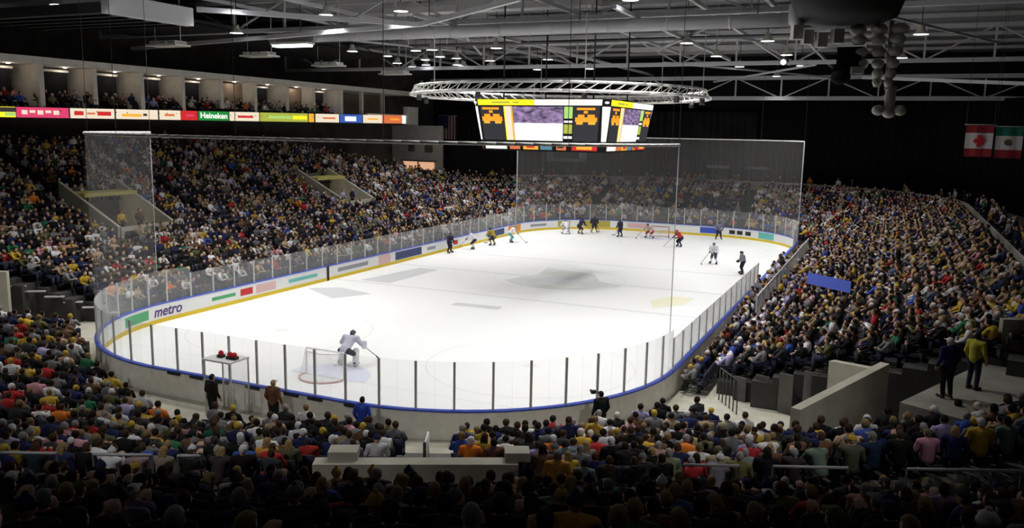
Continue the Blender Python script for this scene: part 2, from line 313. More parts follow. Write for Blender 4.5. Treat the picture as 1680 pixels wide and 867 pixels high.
# steep upper section in front of the camera: straight rows
UROWS = [15.4-.93*k for k in range(12)]
def z_us(h): return 2.25+.385*(15.4-h)
b = MB()
for k, h in enumerate(UROWS):
    z = z_us(h); a, c = h+.35, h-.58
    P = [CAMH+FWH*a-RTH*17, CAMH+FWH*a+RTH*13.2, CAMH+FWH*c+RTH*13.2, CAMH+FWH*c-RTH*17]
    b.hexa([(*p, 0) for p in P]+[(*p, z) for p in P])
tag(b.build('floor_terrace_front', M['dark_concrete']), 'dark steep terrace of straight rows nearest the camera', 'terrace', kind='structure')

# ------------------------------------------------------------------ boards, glass, nets
CAP_Z = .99
boards = thing('rink_boards', 'white dasher boards with yellow kickplate, blue cap and glass around the ice', 'rink boards', (0, 0, 0))
strip(MB(), 0, TOT, .0, .10, 0.0, CAP_Z-.05, .7).build('board_panel', M['board'], boards)
strip(MB(), 0, TOT, .10, .13, 0.0, CAP_Z-.05, .7).build('outer_panel', M['board_back'], boards)
strip(MB(), 0, TOT, -.02, .0, 0.0, .21, .7).build('kickplate', M['kick'], boards)
strip(MB(), 0, TOT, -.03, .17, CAP_Z-.05, CAP_Z, .7).build('cap_rail', M['cap'], boards)
ADS = [(-3.3, -1.4, 'green', .5), (5.2, 6.2, 'red', .4), (6.5, 8.2, 'pink', .5), (19.3, 20.8, 'pink', .7), (21.5, 25.3, 'navy', .62), (26.2, 27.5, 'grey', .25), (30.5, 31.3, 'red', .4), (37.0, 40.6, 'navy', .6), (41.5, 44.3, 'orange', .68), (46.0, 48.2, 'grey', .25), (49.6, 51.0, 'gold', .6), (52.5, 55.2, 'gold', .68), (57.0, 59.0, 'pink', .5), (64.5, 66.4, 'cap', .6), (67.4, 68.0, 'rubber', .4), (68.2, 68.8, 'rubber', .4), (69.1, 69.7, 'rubber', .4), (70.6, 72.6, 'teal', .62), (3.0, 4.8, 'green', .2), (9.4, 12.2, 'teal', .22), (14.4, 17.9, 'grey', .28)]
for a, c, m, ht in ADS:
    hz = .56; strip(MB(), a, c, -.012, 0.0, hz-ht*.5*.95, min(hz+ht*.5*.95, .9), .7).build('advert_panel', M[m], boards)
def on_left_board(y, z): return Matrix(((0, 0, 1, -HW+.008), (1, 0, 0, y), (0, 1, 0, z), (0, 0, 0, 1)))
me_o = text('lettering', 'metro', .74, M['purple'], Matrix.Identity(4), boards, .004, .25, .014)
for v in me_o.data.vertices:
    p, n = PT(-.1+v.co.x, -.012-v.co.z); v.co = (p[0], p[1], .56+v.co.y)
for s in (13.3,): strip(MB(), s-.12, s+.12, -.03, 0, 0, 1.0, .3).build('gate_post', M['rubber'], boards)
def glass_h(s):
    s %= TOT
    if 82.5 < s < 101.5: return 0                     # open players' bench
    return 1.617 if (s < 1.2 or s > 123.5 or 42 < s < 81) else 1.27
edges = list(np.linspace(0, 43.34, 28)) + list(np.linspace(43.34, 82.4, 25))[1:] + list(np.linspace(101.6, 123.0, 15)) + list(np.linspace(123.0, TOT, 30))[1:]
for a, c in zip(edges[:-1], edges[1:]):
    if c-a > 3: continue
    ht = glass_h((a+c)/2)
    if not ht: continue
    strip(MB(), a+.02, c-.02, .06, .075, CAP_Z, CAP_Z+ht, .7).build('glass_pane', M['glass'], boards)
for a in edges[:-1]:
    ht = max(glass_h(a-.3), glass_h(a+.3))
    if ht:
        p, n = PT(a, .075); MB().box((*p, CAP_Z+ht/2), (.055, .075, ht), math.atan2(n[1], n[0])).build('stanchion', M['alu'], boards)
for a in (143.2, 142.0, 140.6, 136.4, 138.9, 137.9, 144.3): strip(MB(), a-.3, a+.3, .13, .2, CAP_Z-.14, CAP_Z-.05, .3).build('bracket', M['rubber'], boards)
for nm, lab, sa, sb, top in (('near', 'near end spectator netting hung from a white bar above the near glass', 123.6, TOT-.6, 9.56), ('far', 'far end spectator netting hung from a thin bar behind the scoreboard', 43.5, 79.0, 9.5)):
    nt_ = thing('safety_net', lab, 'netting', (0, 0, 0), 'protective nets above the end glass')
    b = MB(); n = 60; ss = np.linspace(sa, sb, n+1)
    lo = [(*PT(s, .07)[0], CAP_Z+1.62) for s in ss]; hi = [(*PT(s, .07)[0], top) for s in ss]
    b.add(lo+hi, [(i, i+1, n+2+i, n+1+i) for i in range(n)], 0, True); b.build('net_mesh', M['net'], nt_)
    MB().pipe(hi, .065 if nm == 'near' else .05, 6).build('top_bar', M['white_paint'], nt_)
    for e in (0, n): MB().tube(lo[e], hi[e], .016 if nm == 'near' else .045, n=6).build('edge_cable', M['steel'], nt_)
    for i in range(0, n+1, 10 if nm == 'near' else 15): MB().tube(hi[i], (hi[i][0], hi[i][1], 18.995), .012, n=5).build('hanger_cable', M['dark_steel'], nt_)

bp = thing('bench_partition', 'grey see-through partition behind the players bench on the flag side', 'partition', (14.75, 31, 0))
for y in np.arange(18.5, 44, 1.7):
    MB().box((14.75, y+.85, 1.35), (.02, 1.64, 1.9)).build('pane', M['glass'], bp); MB().box((14.75, y, 1.2), (.07, .05, 2.4)).build('post', M['alu'], bp)
MB().box((14.75, 31.3, .2), (.06, 25.6, .4)).build('base_panel', M['board'], bp); MB().box((14.75, 31.3, 2.32), (.06, 25.6, .06)).build('top_rail', M['steel'], bp)
# goals
def goal(y, sgn, label):
    g = thing('hockey_goal', label, 'goal', (0, y, 0), 'goals')
    MB().pipe([(-.92, y, 0), (-.92, y, 1.1), (.92, y, 1.1), (.92, y, 0)], .035, 8).build('goal_frame', M['deepred'] if sgn > 0 else M['white_paint'], g)
    base = [(.92*math.cos(a)*1.12, y+sgn*1.0*math.sin(a)) for a in np.linspace(0, PI, 13)]; base[0] = (.92, y); base[-1] = (-.92, y)
    MB().pipe([(*p, .04) for p in base], .035, 8).build('base_frame', M['pink'], g)
    top = [(x*.88, y+(yy-y)*.5, 1.08) for x, yy in base]; top[0] = (.92, y, 1.1); top[-1] = (-.92, y, 1.1)
    b = MB(); n = len(base); b.add([(*p, .05) for p in base]+top, [(i, i+1, n+i+1, n+i) for i in range(n-1)], 0, True); b.add(top, [tuple(range(n))]); b.build('goal_netting', M['goal_net'], g)
    MB().pipe(top[1:-1], .02, 6).build('top_frame', M['white_paint'], g)
    return g
gn = goal(4.5, -1, 'hockey goal with pale net seen from behind, at the near end'); goal(56.9, 1, 'distant hockey goal at the far end of the ice')

# goal judge stand
jt = thing('goal_judge_booth', 'clear booth with a flat roof carrying red goal lights behind near boards', 'booth', (-.2, -.75, 0))
MB().box((-.2, -.75, 2.02), (1.25, .95, .06)).build('booth_roof', M['white_paint'], jt)
for x in (-.78, .38):
    for y in (-1.15, -.3): MB().tube((x, y, 0), (x, y, 2.0), .03, n=6).build('post', M['alu'], jt)
MB().box((-.2, -.33, 1.4), (1.1, .02, 1.2)).build('booth_pane', M['glass'], jt)
for x in (-.35, .05, .25):
    b = MB().box((x, -.8, 2.1), (.2, .2, .1)); l = b.build('lamp_base', M['rubber'], jt); MB().lathe((x, -.8, 2.15), [(.09, 0), (.09, .08), (.05, .14), (0, .15)], 10).build('red_lamp', M['red'], l)

# ------------------------------------------------------------------ concrete walls, portals, parapets, rails
def wallbox(name, label, p, q, th, z0, z1a, z1b=None, m='concrete', cat='wall'):
    p = np.array(p, float); q = np.array(q, float); d = (q-p)/np.linalg.norm(q-p); n = np.array([-d[1], d[0]])*th/2; z1b = z1a if z1b is None else z1b
    a = [p-n, q-n, q+n, p+n]; b = MB().hexa([(*x, z0) for x in a]+[(*a[0], z1a), (*a[1], z1b), (*a[2], z1b), (*a[3], z1a)])
    o = b.build(name, M[m]); return tag(o, label, cat, kind='structure')
wallbox('wall_tunnel_left', 'pale concrete tunnel wall at the corner beside the suite side stand', (-17.3, 3.3), (-23.5, -.9), .3, 0, 3.0, 3.3, 'pale_concrete')
wallbox('wall_parapet_near', 'low concrete wall above the near portal', (8.27, -6.84), (12.61, -4.62), .45, 1.2, 2.1, m='pale_concrete')
b = MB(); b.box((8.75, -6.3, 2.2), (.7, .5, .22), .47); b.box((12.5, -4.45, 2.2), (.6, .5, .22), .47); tag(b.build('trim_block', M['pale_concrete']), kind='structure')
wallbox('wall_tunnel_right', 'sloping concrete parapet beside the corner tunnel', (18.4, .6), (20.5, 5.6), .28, 0, 2.75, 3.05, 'pale_concrete')
wallbox('wall_tunnel_end', 'square concrete block at the top of the corner tunnel', (20.3, 5.9), (18.9, 6.9), .3, 0, 2.75, 2.6, 'pale_concrete')
wallbox('wall_walkway_end', 'concrete wall at the end of the top walkway', (23.6, 6.6), (27.0, 7.4), .3, 0, 4.6, 4.8, 'concrete')
b = MB(); a = [(20.9, 1.0), (22.4, .2), (26.0, 5.5), (23.2, 6.4)]; b.hexa([(*p, 2.3) for p in a]+[(*p, 3.2) for p in a]); tag(b.build('floor_landing', M['concrete']), kind='structure')
# rim parapet on the flag side and far end
b = MB(); strip(b, 50, 119.5, RIM+.12, RIM+.26, RIM_Z-.3, RIM_Z+.92, 1.0); tag(b.build('wall_rim', M['concrete']), 'low concrete parapet along the top of the lower stand', 'parapet', kind='structure')
crowd_extra = []
for (py, pw), lab in zip(PORTALS, ('nearer lit vomitory opening in the suite side bank', 'farther vomitory opening in the suite side bank')):
    x0 = -HW-9.1; x1 = -HW-14.1; fz = RIM_Z-.95; zt = RIM_Z+1.4; t = thing('stand_portal', lab, 'portal', ((x0+x1)/2, py, fz))
    MB().box(((x0+x1)/2, py, fz-.1), (x0-x1, 2*pw, .2)).build('portal_floor', M['concrete'], t)
    for sg in (-1, 1):
        y = py+sg*(pw-.1); b = MB(); a = [(x0, y-.1), (x1, y-.1), (x1, y+.1), (x0, y+.1)]; b.hexa([(*p, fz-.5) for p in a]+[(*a[0], fz+.75), (*a[1], zt+.9), (*a[2], zt+.9), (*a[3], fz+.75)]); b.build('side_wall', M['pale_concrete'], t)
    MB().box((x1+1.0, py, zt+.12), (2.0, 2*pw-.4, .24)).build('portal_ceiling', M['portal_ceiling'], t); MB().box((x1-.1, py, (fz+zt)/2), (.2, 2*pw, zt-fz+1)).build('back_wall', M['dark_concrete'], t)
    MB().box((x0+.05, py, fz+.2), (.2, 2*pw-.2, 1.0)).build('low_wall', M['pale_concrete'], t)
    MB().box((x1+1.0, py, zt-.03), (.5, .9, .05)).build('ceiling_lamp', M['warm'], t)
    ld = bpy.data.lights.new('portal_light', 'POINT'); ld.energy = 11; ld.color = (1, .92, .7); ld.shadow_soft_size = .2; lo = bpy.data.objects.new('portal_light', ld); COL.objects.link(lo); lo.location = (x1+1.4, py, zt-.6)
    for dy_ in (-.9, .5): crowd_extra.append((x0-1.2, py+dy_, fz, -PI/2, 3, 1.0, 10))
# corner wall with the lit concession window and dark upper wall (far left)
wallbox('wall_corner_left', 'grey wall rising behind the far end of the suite side bank', (-38.3, 69.5), (-31.0, 69.5), .3, 0, 10.4, m='cream')
t = thing('concession_window', 'glowing orange concession opening low on the grey far corner wall', 'window', (-34.2, 69.2, 4.6))
MB().box((-35.6, 69.25, 5.45), (1.9, .15, .95)).build('lit_panel', M['warm'], t); MB().box((-33.2, 69.25, 5.4), (2.1, .15, .95)).build('lit_panel', M['warm'], t)
MB().box((-34.4, 69.2, 6.02), (5.2, .3, .12)).build('canopy', M['dark_steel'], t); MB().box((-34.4, 69.2, 4.8), (5.2, .3, .3)).build('counter', M['dark_steel'], t)
for x, ww in ((-35.4, .9), (-32.9, 1.1)): tag(MB().box((x, 69.27, 7.6), (ww, .1, .8)).build('wall_panel', M['dark_concrete']), kind='structure')
# aisle fittings
t = thing('aisle_handrail', 'upright white and black handrail post in the stair aisle behind near boards', 'handrail', (8.9, -2.6, .3))
MB().tube((8.55, -1.95, .2), (8.55, -1.95, 1.25), .04, n=8).build('post', M['white_paint'], t); MB().tube((9.35, -3.5, .5), (9.35, -3.5, 1.6), .045, n=8).build('post', M['rubber'], t); MB().tube((8.55, -1.95, 1.2), (9.35, -3.5, 1.55), .03, n=8).build('rail', M['white_paint'], t)
b = MB()
for q in (0,): b.bar((8.4, -4.35, 1.05), (10.3, -3.45, 1.05), .35, .12)
tag(b.build('trim_step_edge', M['yellow']), 'yellow painted step edge at the top of the near aisle', 'step edge', kind='structure')
def guard_rail(u0, u1, lab, h=16.15, z=3.32):
    p = CAMH+FWH*h+RTH*u0; q = CAMH+FWH*h+RTH*u1; t = thing('guard_rail', lab, 'rail', (*p, 2.2), 'rails in front of the upper section')
    MB().tube((*p, z), (*q, z), .035, n=8).build('handrail', M['steel'], t)
    n = max(2, int(abs(u1-u0)/1.2)+1)
    for i in range(n): r = p+(q-p)*(i/(n-1) if n > 1 else 0); MB().tube((*r, 0), (*r, z), .025, n=6).build('post', M['dark_steel'], t)
def u_of(px): return (px-840)/FPX*(16.15/ math.cos(PITCH))*1.0*1.03
for a, c, lab in ((-10, 92, 'grey guard rail nearest the tunnel wall, front of the upper section'), (152, 250, 'short grey guard rail second from the tunnel wall end'), (292, 330, 'stub of grey guard rail before the low concrete wall'), (1130, 1222, 'grey guard rail just past the low concrete wall'), (1278, 1402, 'grey guard rail in front of people below the corner tunnel'), (1500, 1690, 'long grey guard rail at the flag end of the upper section')): guard_rail(u_of(a), u_of(c), lab)
# corner tunnel: gates and covered seat ends
t = thing('tunnel_barrier', 'dark barred gate beside the grey tunnel floor at the corner', 'barrier', (15.3, 8.4, 0))
for i in range(6): f = i/5; MB().tube((14.9+f*.9, 9.0-f*1.4, 0), (14.9+f*.9, 9.0-f*1.4, 1.25), .025, n=6).build('bar', M['dark_steel'], t)
MB().tube((14.9, 9.0, 1.25), (15.8, 7.6, 1.25), .03, n=6).build('rail', M['dark_steel'], t)
for k in range(6):   # grey covers on the stepped end of the flag side stand
    off = 2.1+.85*k*1.0
    d = np.array([.917, -.4]); p = C0+d*(.7+.95*k)+CN*.08; z = z_side(off)
    tag(MB().box((*(p), (z+.35)/2+.02), (.55, .06, z+.35), math.atan2(d[1], d[0])).build('end_cover', M['dark_concrete']), f'grey cover panel on the stand end above the tunnel, {ORD[k]} from the ice', 'panel', 'grey covers on the stand end')
# pale bars paint lit treads on the stepped end of the suite side stand
for k in range(7):
    d = np.array([-.83, -.558]); p = A0+d*(.3+.86*k)+AN*.12; z = z_side(1.9+.85*k)
    b = MB(); b.bar((*(p-d*.1), z+.02), (*(p+d*.8), z+.02), .2, .06); tag(b.build('trim_lit_tread', M['steel']), kind='structure')

# ------------------------------------------------------------------ suites and ribbon board on the left
SX = -30.0
def tilt(y): return .0112*(y-12.2)
def ybox(b, x0, x1, y0, y1, z0, z1, t0=True, mi=0):
    k = (lambda y: tilt(y)*.6) if t0 else (lambda y: 0.0)
    b.hexa([(x0, y0, z0+k(y0)), (x1, y0, z0+k(y0)), (x1, y1, z0+k(y1)), (x0, y1, z0+k(y1)), (x0, y0, z1+k(y0)), (x1, y0, z1+k(y0)), (x1, y1, z1+k(y1)), (x0, y1, z1+k(y1))], mi); return b
tag(ybox(MB(), -38, SX-.06, 2, 61.4, 10.2, 10.9).build('floor_balcony', M['dark_concrete']), 'balcony slab carrying the suites', 'balcony', kind='structure')
tag(ybox(MB(), -38, SX, 2, 61.0, 13.66, 14.1, False).build('trim_fascia', M['cream']), 'cream fascia beam over the row of suites', 'fascia', kind='structure')
tag(MB().box((-34.2, 31.5, 12.3), (.2, 59, 2.9)).build('wall_suite_back', M['tan']), kind='structure')
COLY = [7.2, 11.4, 15.4, 19.4, 23.4, 27.3, 31.4, 35.4, 39.6, 43.4, 47.8]
for y in COLY:
    b = MB(); b.box((-32.3, y, 12.35), (3.6, .16, 2.7)); tag(b.build('wall_partition', M['cream']), kind='structure')
    tag(MB().box((-30.45, y, 12.3), (.22, .34, 2.75)).build('trim_pier', M['cream']), kind='structure')
for k, (ya, yb) in enumerate(zip(COLY[:-1], COLY[1:])):
    w_ = yb-ya
    if k not in (5+1, 7+1):
        t = thing('suite_door_opening', f'dark open front of suite, {ORD[k]} along from the camera end', 'opening', (-31.8, ya+w_*.5, 10.9), 'suite fronts')
        MB().box((-31.8, ya+w_*.40, 12.2), (.08, w_*.66, 2.2)).build('dark_glazing', M['black'], t); MB().box((-31.75, ya+w_*.40, 13.4), (.14, w_*.72, .14)).build('head_rail', M['cream'], t)
    else: tag(MB().box((-31.8, ya+w_*.5, 12.2), (.1, w_, 2.6)).build('wall_suite_front', M['tan']), kind='structure')
tag(ybox(MB(), SX-.4, SX-.08, 52, 61.5, 10.95, 11.5, False).build('wall_balcony_end', M['cream']), kind='structure')
tag(MB().box((-30.2, 60.6, 11.4), (.6, 2.2, 2.0)).build('trim_end_block', M['cream']), kind='structure')
for y in (52.5, 56.5): tag(MB().box((-31.3, y, 12.4), (.35, .35, 2.6)).build('trim_post', M['cream']), kind='structure')
for k, (ya, yb) in enumerate(zip(COLY[:-1], COLY[1:])):
    yc = (ya+yb)/2+.4; t = thing('suite_fill_lamp', f'small added fill lamp inside suite, {ORD[k]} along from the camera end', 'lamp', (-31.2, yc, 13.6), 'added suite fill lamps'); MB().lathe((-31.2, yc, 13.6), [(0, 0), (.12, 0), (.14, .06), (0, .06)], 10).build('lamp_shade', M['lens'], t); MB().lathe((-31.2, yc, 13.64), [(.14, 0), (.16, .02), (.16, .05)], 10).build('lamp_ring', M['white_paint'], t)  # fixture and light added to each suite to brighten piers and partitions
    ld = bpy.data.lights.new('suite_fill_light', 'POINT'); ld.energy = 10; ld.color = (1, .82, .62); ld.shadow_soft_size = .12; lo = bpy.data.objects.new('suite_fill_light', ld); COL.objects.link(lo); lo.location = (-31.2, yc, 13.5)
rb = thing('ribbon_board', 'long lit advertising ribbon along the suite balcony front', 'advertising board', (SX, 36, 10.3))
def rz0(y): return 10.24+.0064*(y-12.2)
def rz1(y): return 10.87+.0115*(y-12.2)
def rquad(y0, y1, f0, f1, x, m, nm='ad_panel'):
    b = MB(); lo0, lo1 = rz0(y0)+(rz1(y0)-rz0(y0))*f0, rz0(y1)+(rz1(y1)-rz0(y1))*f0; h0, h1 = rz0(y0)+(rz1(y0)-rz0(y0))*f1, rz0(y1)+(rz1(y1)-rz0(y1))*f1
    b.hexa([(x-.03, y0, lo0), (x, y0, lo0), (x, y1, lo1), (x-.03, y1, lo1), (x-.03, y0, h0), (x, y0, h0), (x, y1, h1), (x-.03, y1, h1)]); return b.build(nm, m, rb)
def ypx(px):   # distance along the balcony front
    d = FW + RT*(px-840)/FPX + UP*(433.5-190)/FPX; t = (SX-CP[0])/d[0]; return CP[1]+t*d[1]
SEGS = [(-40, 26, 'yellow'), (28, 113, 'pink'), (116, 188, 'cream'), (191, 259, 'cream'), (262, 296, 'cream'), (296, 324, 'red'), (326, 375, 'green'), (377, 425, 'cream'), (427, 505, 'lime'), (507, 515, 'amber'), (518, 556, 'cream'), (558, 594, 'blue'), (596, 627, 'cream'), (628, 659, 'rust'), (660, 666, 'white')]
for a, c, m in SEGS: rquad(ypx(a), ypx(c), 0, 1, SX, G[m])
def rmark(a, c, f0, f1, m, nm='ad_mark'): rquad(ypx(a), ypx(c), f0, f1, SX+.025, G[m], nm)
rmark(0, 26, .5, .95, 'dim'); rmark(8, 26, .12, .45, 'palegreen'); rmark(122, 137, .3, .72, 'red'); rmark(160, 182, .3, .72, 'red'); rmark(143, 156, .4, .6, 'rust'); rmark(200, 232, .25, .55, 'amber'); rmark(235, 241, .35, .6, 'dim'); rmark(270, 286, .38, .62, 'rust'); rmark(305, 318, .38, .62, 'pink')
rmark(390, 415, .35, .6, 'red'); rmark(440, 478, .35, .65, 'palegreen'); rmark(480, 503, .3, .7, 'yellow'); rmark(530, 550, .4, .6, 'rust'); rmark(566, 584, .2, .75, 'white'); rmark(603, 620, .4, .6, 'amber'); rmark(640, 655, .4, .62, 'orange')
for k in range(5): rmark(36+13*k, 45+13*k, .45 if k % 2 else .3, .72, 'cream')
ym = (ypx(328)+ypx(373))/2; text('lettering', 'Heineken', .62, G['white'], Matrix(((0, 0, 1, SX+.03), (1.25, 0, 0, ym), (0, 1, 0, (rz0(ym)+rz1(ym))/2), (0, 0, 0, 1))), rb, .004, 0, .012)

# ------------------------------------------------------------------ scoreboard
sb = thing('scoreboard', 'four-sided lit scoreboard hung over centre ice', 'scoreboard', (.3, 30.2, 9))
SBX, SBY, SBH = .3, 30.3, (4.1, 5.0)    # half sizes at the top
def face_pt(side, u, z):
    k = 1 - .065*(11.5-z)/2.2                       # leans inwards towards the bottom
    hx, hy = SBH[0]*k, SBH[1]*k
    if side == 0: return (SBX+u*hx, SBY-hy, z)
    if side == 1: return (SBX+hx+.35*k, SBY+u*(hy-.45), z)
    if side == 2: return (SBX-u*hx, SBY+hy, z)
    return (SBX-hx-.35*k, SBY-u*(hy-.45), z)
NRM = [(0, -1), (1, 0), (0, 1), (-1, 0)]
def fpanel(side, u0, u1, z0, z1, m, nm, d=.06, parent=None):
    n = NRM[side]; a = [face_pt(side, u, z) for u, z in ((u0, z0), (u1, z0), (u1, z1), (u0, z1))]
    b = MB(); b.hexa([a[0], a[1], (a[1][0]+n[0]*d, a[1][1]+n[1]*d, a[1][2]), (a[0][0]+n[0]*d, a[0][1]+n[1]*d, a[0][2]), a[3], a[2], (a[2][0]+n[0]*d, a[2][1]+n[1]*d, a[2][2]), (a[3][0]+n[0]*d, a[3][1]+n[1]*d, a[3][2])]); return b.build(nm, m, parent or sb)
b = MB(); top = [face_pt(0, -1, 11.9), face_pt(0, 1, 11.9), face_pt(1, -1, 11.9), face_pt(1, 1, 11.9), face_pt(2, -1, 11.9), face_pt(2, 1, 11.9), face_pt(3, -1, 11.9), face_pt(3, 1, 11.9)]
bot = [face_pt(0, -1, 8.75), face_pt(0, 1, 8.75), face_pt(1, -1, 8.75), face_pt(1, 1, 8.75), face_pt(2, -1, 8.75), face_pt(2, 1, 8.75), face_pt(3, -1, 8.75), face_pt(3, 1, 8.75)]
b.add(bot+top, [(i, (i+1) % 8, 8+(i+1) % 8, 8+i) for i in range(8)]+[tuple(range(7, -1, -1)), tuple(range(8, 16))]); b.build('housing', M['black'], sb)
for sd in range(4):
    fpanel(sd, -.98, -.06, 11.52, 11.86, G['yellow'], 'header_panel'); fpanel(sd, -.05, .99, 11.52, 11.86, G['white'], 'header_panel')
    fpanel(sd, -.75, -.45, 11.63, 11.74, G['lime'], 'header_mark', .075); fpanel(sd, -.40, -.30, 11.63, 11.74, G['lime'], 'header_mark', .075); fpanel(sd, .1, .75, 11.66, 11.72, G['cream'], 'header_mark', .075)
    fpanel(sd, -.96, -.58, 9.4, 11.46, G['dim'], 'score_panel'); fpanel(sd, .57, .97, 9.4, 11.46, G['dim'], 'score_panel')
    for u0 in (-.95, .59):
        fpanel(sd, u0+.03, u0+.31, 11.25, 11.38, G['orange'], 'digit_row', .075); fpanel(sd, u0+.14, u0+.20, 11.05, 11.2, G['orange'], 'digit_row', .075)
        fpanel(sd, u0+.01, u0+.35, 10.55, 10.82, G['orange'], 'digit_row', .075); fpanel(sd, u0+.05, u0+.15, 10.82, 10.98, G['orange'], 'digit_row', .075); fpanel(sd, u0+.20, u0+.31, 10.82, 10.98, G['orange'], 'digit_row', .075)
        fpanel(sd, u0+.03, u0+.13, 10.4, 10.55, G['amber'], 'digit_row', .075); fpanel(sd, u0+.22, u0+.33, 10.4, 10.55, G['amber'], 'digit_row', .075)
    fpanel(sd, -.56, -.43, 9.4, 11.46, G['cream'], 'side_strip'); fpanel(sd, -.56, -.54, 9.4, 11.46, G['yellow'], 'strip_edge', .07); fpanel(sd, -.44, -.42, 9.4, 11.46, G['amber'], 'strip_edge', .07)
    fpanel(sd, -.41, .40, 9.4, 11.44, M['video'], 'video_screen')
    for z0, z1, m in ((10.75, 11.44, 'palegreen'), (10.5, 10.62, 'white'), (9.85, 10.4, 'lime'), (9.55, 9.7, 'white')): fpanel(sd, .42, .55, z0, z1, G[m], 'sponsor_panel')
    for u0, u1, m in ((-.96, -.58, 'white'), (-.52, -.34, 'rust'), (-.28, -.02, 'amber'), (.02, .22, 'cyan'), (.30, .46, 'rust'), (.56, .98, 'red')): fpanel(sd, u0, u1, 8.85, 9.2, G[m], 'lower_panel')
    fpanel(sd, -.22, -.08, 8.95, 9.1, G['red'], 'panel_mark', .075); fpanel(sd, .64, .9, 8.92, 9.13, G['amber'], 'panel_mark', .075); fpanel(sd, .32, .42, 8.97, 9.1, G['dim'], 'panel_mark', .075)
    n = NRM[sd]; n2 = NRM[(sd+1) % 4]; A = face_pt(sd, 1, 11.45); B_ = face_pt((sd+1) % 4, -1, 11.45); C_ = face_pt(sd, 1, 9.4); D_ = face_pt((sd+1) % 4, -1, 9.4)
    off = np.array([(n[0]+n2[0])*.03, (n[1]+n2[1])*.03, 0]); dv = np.array(B_)-np.array(A)
    q = [np.array(A)+off, np.array(B_)+off, np.array(D_)+off-dv*.12, np.array(C_)+off+dv*.25]
    b = MB(); b.add(q, [(0, 1, 2, 3)]); b.add([p-off*.8 for p in q], [(3, 2, 1, 0)]); b.build('corner_panel', G['white'], sb)
    A = np.array(face_pt(sd, 1, 11.66)); m_ = (A+np.array(face_pt((sd+1) % 4, -1, 11.7)))/2; MB().ellip((m_[0], m_[1], 11.69), (.16, .16, .07), 10, 6).build('corner_lamp', G['white'], sb)
for sx in (-3, 3):
    for sy in (-3.5, 3.5): MB().tube((SBX+sx, SBY+sy, 11.85), (SBX+sx, SBY+sy, 18.995), .05, n=6).build('cable', M['dark_steel'], sb)
# ring truss
rt = thing('ring_truss', 'large circular silver lighting truss around the top of the scoreboard', 'truss', (-.4, 30.5, 12.4))
def circ(r, z, n=48): return [(-.4+r*math.cos(2*PI*i/n), 30.5+r*math.sin(2*PI*i/n), z) for i in range(n+1)]
MB().pipe(circ(9.8, 12.2), .09, 8).build('outer_chord', M['white_paint'], rt); MB().pipe(circ(9.2, 12.2), .07, 8).build('inner_chord', M['white_paint'], rt); MB().pipe(circ(9.5, 12.7), .08, 8).build('top_chord', M['white_paint'], rt)
b = MB(); o1, o2, o3 = circ(9.8, 12.2, 72), circ(9.5, 12.7, 72), circ(9.2, 12.2, 72)
for i in range(72): b.tube(o1[i], o2[(i+1) % 72], .025, n=5).tube(o3[i], o2[(i+1) % 72], .025, n=5).tube(o1[i], o3[(i+1) % 72], .02, n=5)
b.build('lattice', M['white_paint'], rt)
for i in range(0, 48, 8): p = circ(9.5, 12.7)[i]; MB().tube(p, (p[0], p[1], 18.995), .025, n=5).build('hanger', M['steel'], rt)
for i in range(0, 48, 5):
    p = circ(9.5, 12.05)[i]; MB().tube((p[0], p[1], 12.2), (p[0], p[1], 11.75), .14, .18, 8).build('spotlight', M['dark_steel'], rt)

# ------------------------------------------------------------------ roof steel
def truss(y, zl, zu, x0, x1, label, r=.14, dark=False):
    t = thing('roof_truss', label, 'truss', ((x0+x1)/2, y, zl), 'roof trusses across the arena'); m = M['steel']
    MB().bar((x0, y, zl), (x1, y, zl), r*2.2, r*2).build('lower_chord', m, t); MB().bar((x0, y, zu), (x1, y, zu), r*2.2, r*2).build('upper_chord', m, t)
    n = int((x1-x0)/4.4); 
    for i in range(n+1):
        x = x0+(x1-x0)*i/n; MB().bar((x, y, zl), (x, y, zu), .14, .14).build('vertical', m, t)
        if i < n: xa, xb = (x, x+(x1-x0)/n); a, c = ((zl, zu) if i % 2 else (zu, zl)); MB().bar((xa, y, a), (xb, y, c), .11, .11).build('diagonal', m, t)
    return t
truss(70, 13.8, 15.9, -33, 32, 'white roof truss farthest off, above the far curtain', .2); truss(47.5, 15.6, 18.0, -37, 35, 'grey roof truss just beyond the scoreboard', .15); truss(25.6, 16.6, 18.6, -37, 35, 'grey roof truss directly above the round duct', .13); truss(10.5, 16.4, 18.6, -37, 35, 'grey roof truss nearest the camera, over the near goal', .16)
dt = thing('air_duct', 'long pale round air duct running across under the roof', 'duct', (-2, 24.8, 16))
MB().tube((-19.5, 24.8, 15.95), (15.2, 24.8, 15.95), .36, n=20).build('duct_body', M['steel'], dt)
for x in np.arange(-19, 15.5, 3.4): MB().tube((x-.05, 24.8, 15.95), (x+.05, 24.8, 15.95), .385, n=20).build('flange', M['alu'], dt)
for x in (-17, -7, 3, 13): MB().tube((x, 24.8, 16.3), (x, 24.8, 18.995), .03, n=5).build('strap', M['dark_steel'], dt)
for k, (x, y0, y1, z) in enumerate(((-22, 14, 76, 18.2), (-14, 14, 76, 17.6), (-5.5, 20.5, 72, 16.45), (.5, 11, 70, 17.6), (6.3, 21, 54, 16.45), (9.5, 12, 70, 17.2), (13.5, 12, 72, 17.0), (-28, 8, 76, 17.6), (18.5, 9, 70, 17.8))):
    tag(MB().bar((x, y0, z), (x, y1, z), .2, .22).build('roof_beam', M['steel']), f'grey steel beam running lengthwise under the roof, {ORD[sorted((-22,-14,-5.5,.5,6.3,9.5,13.5,-28,18.5)).index(x)]} from the suite side', 'beam', 'lengthwise roof beams')
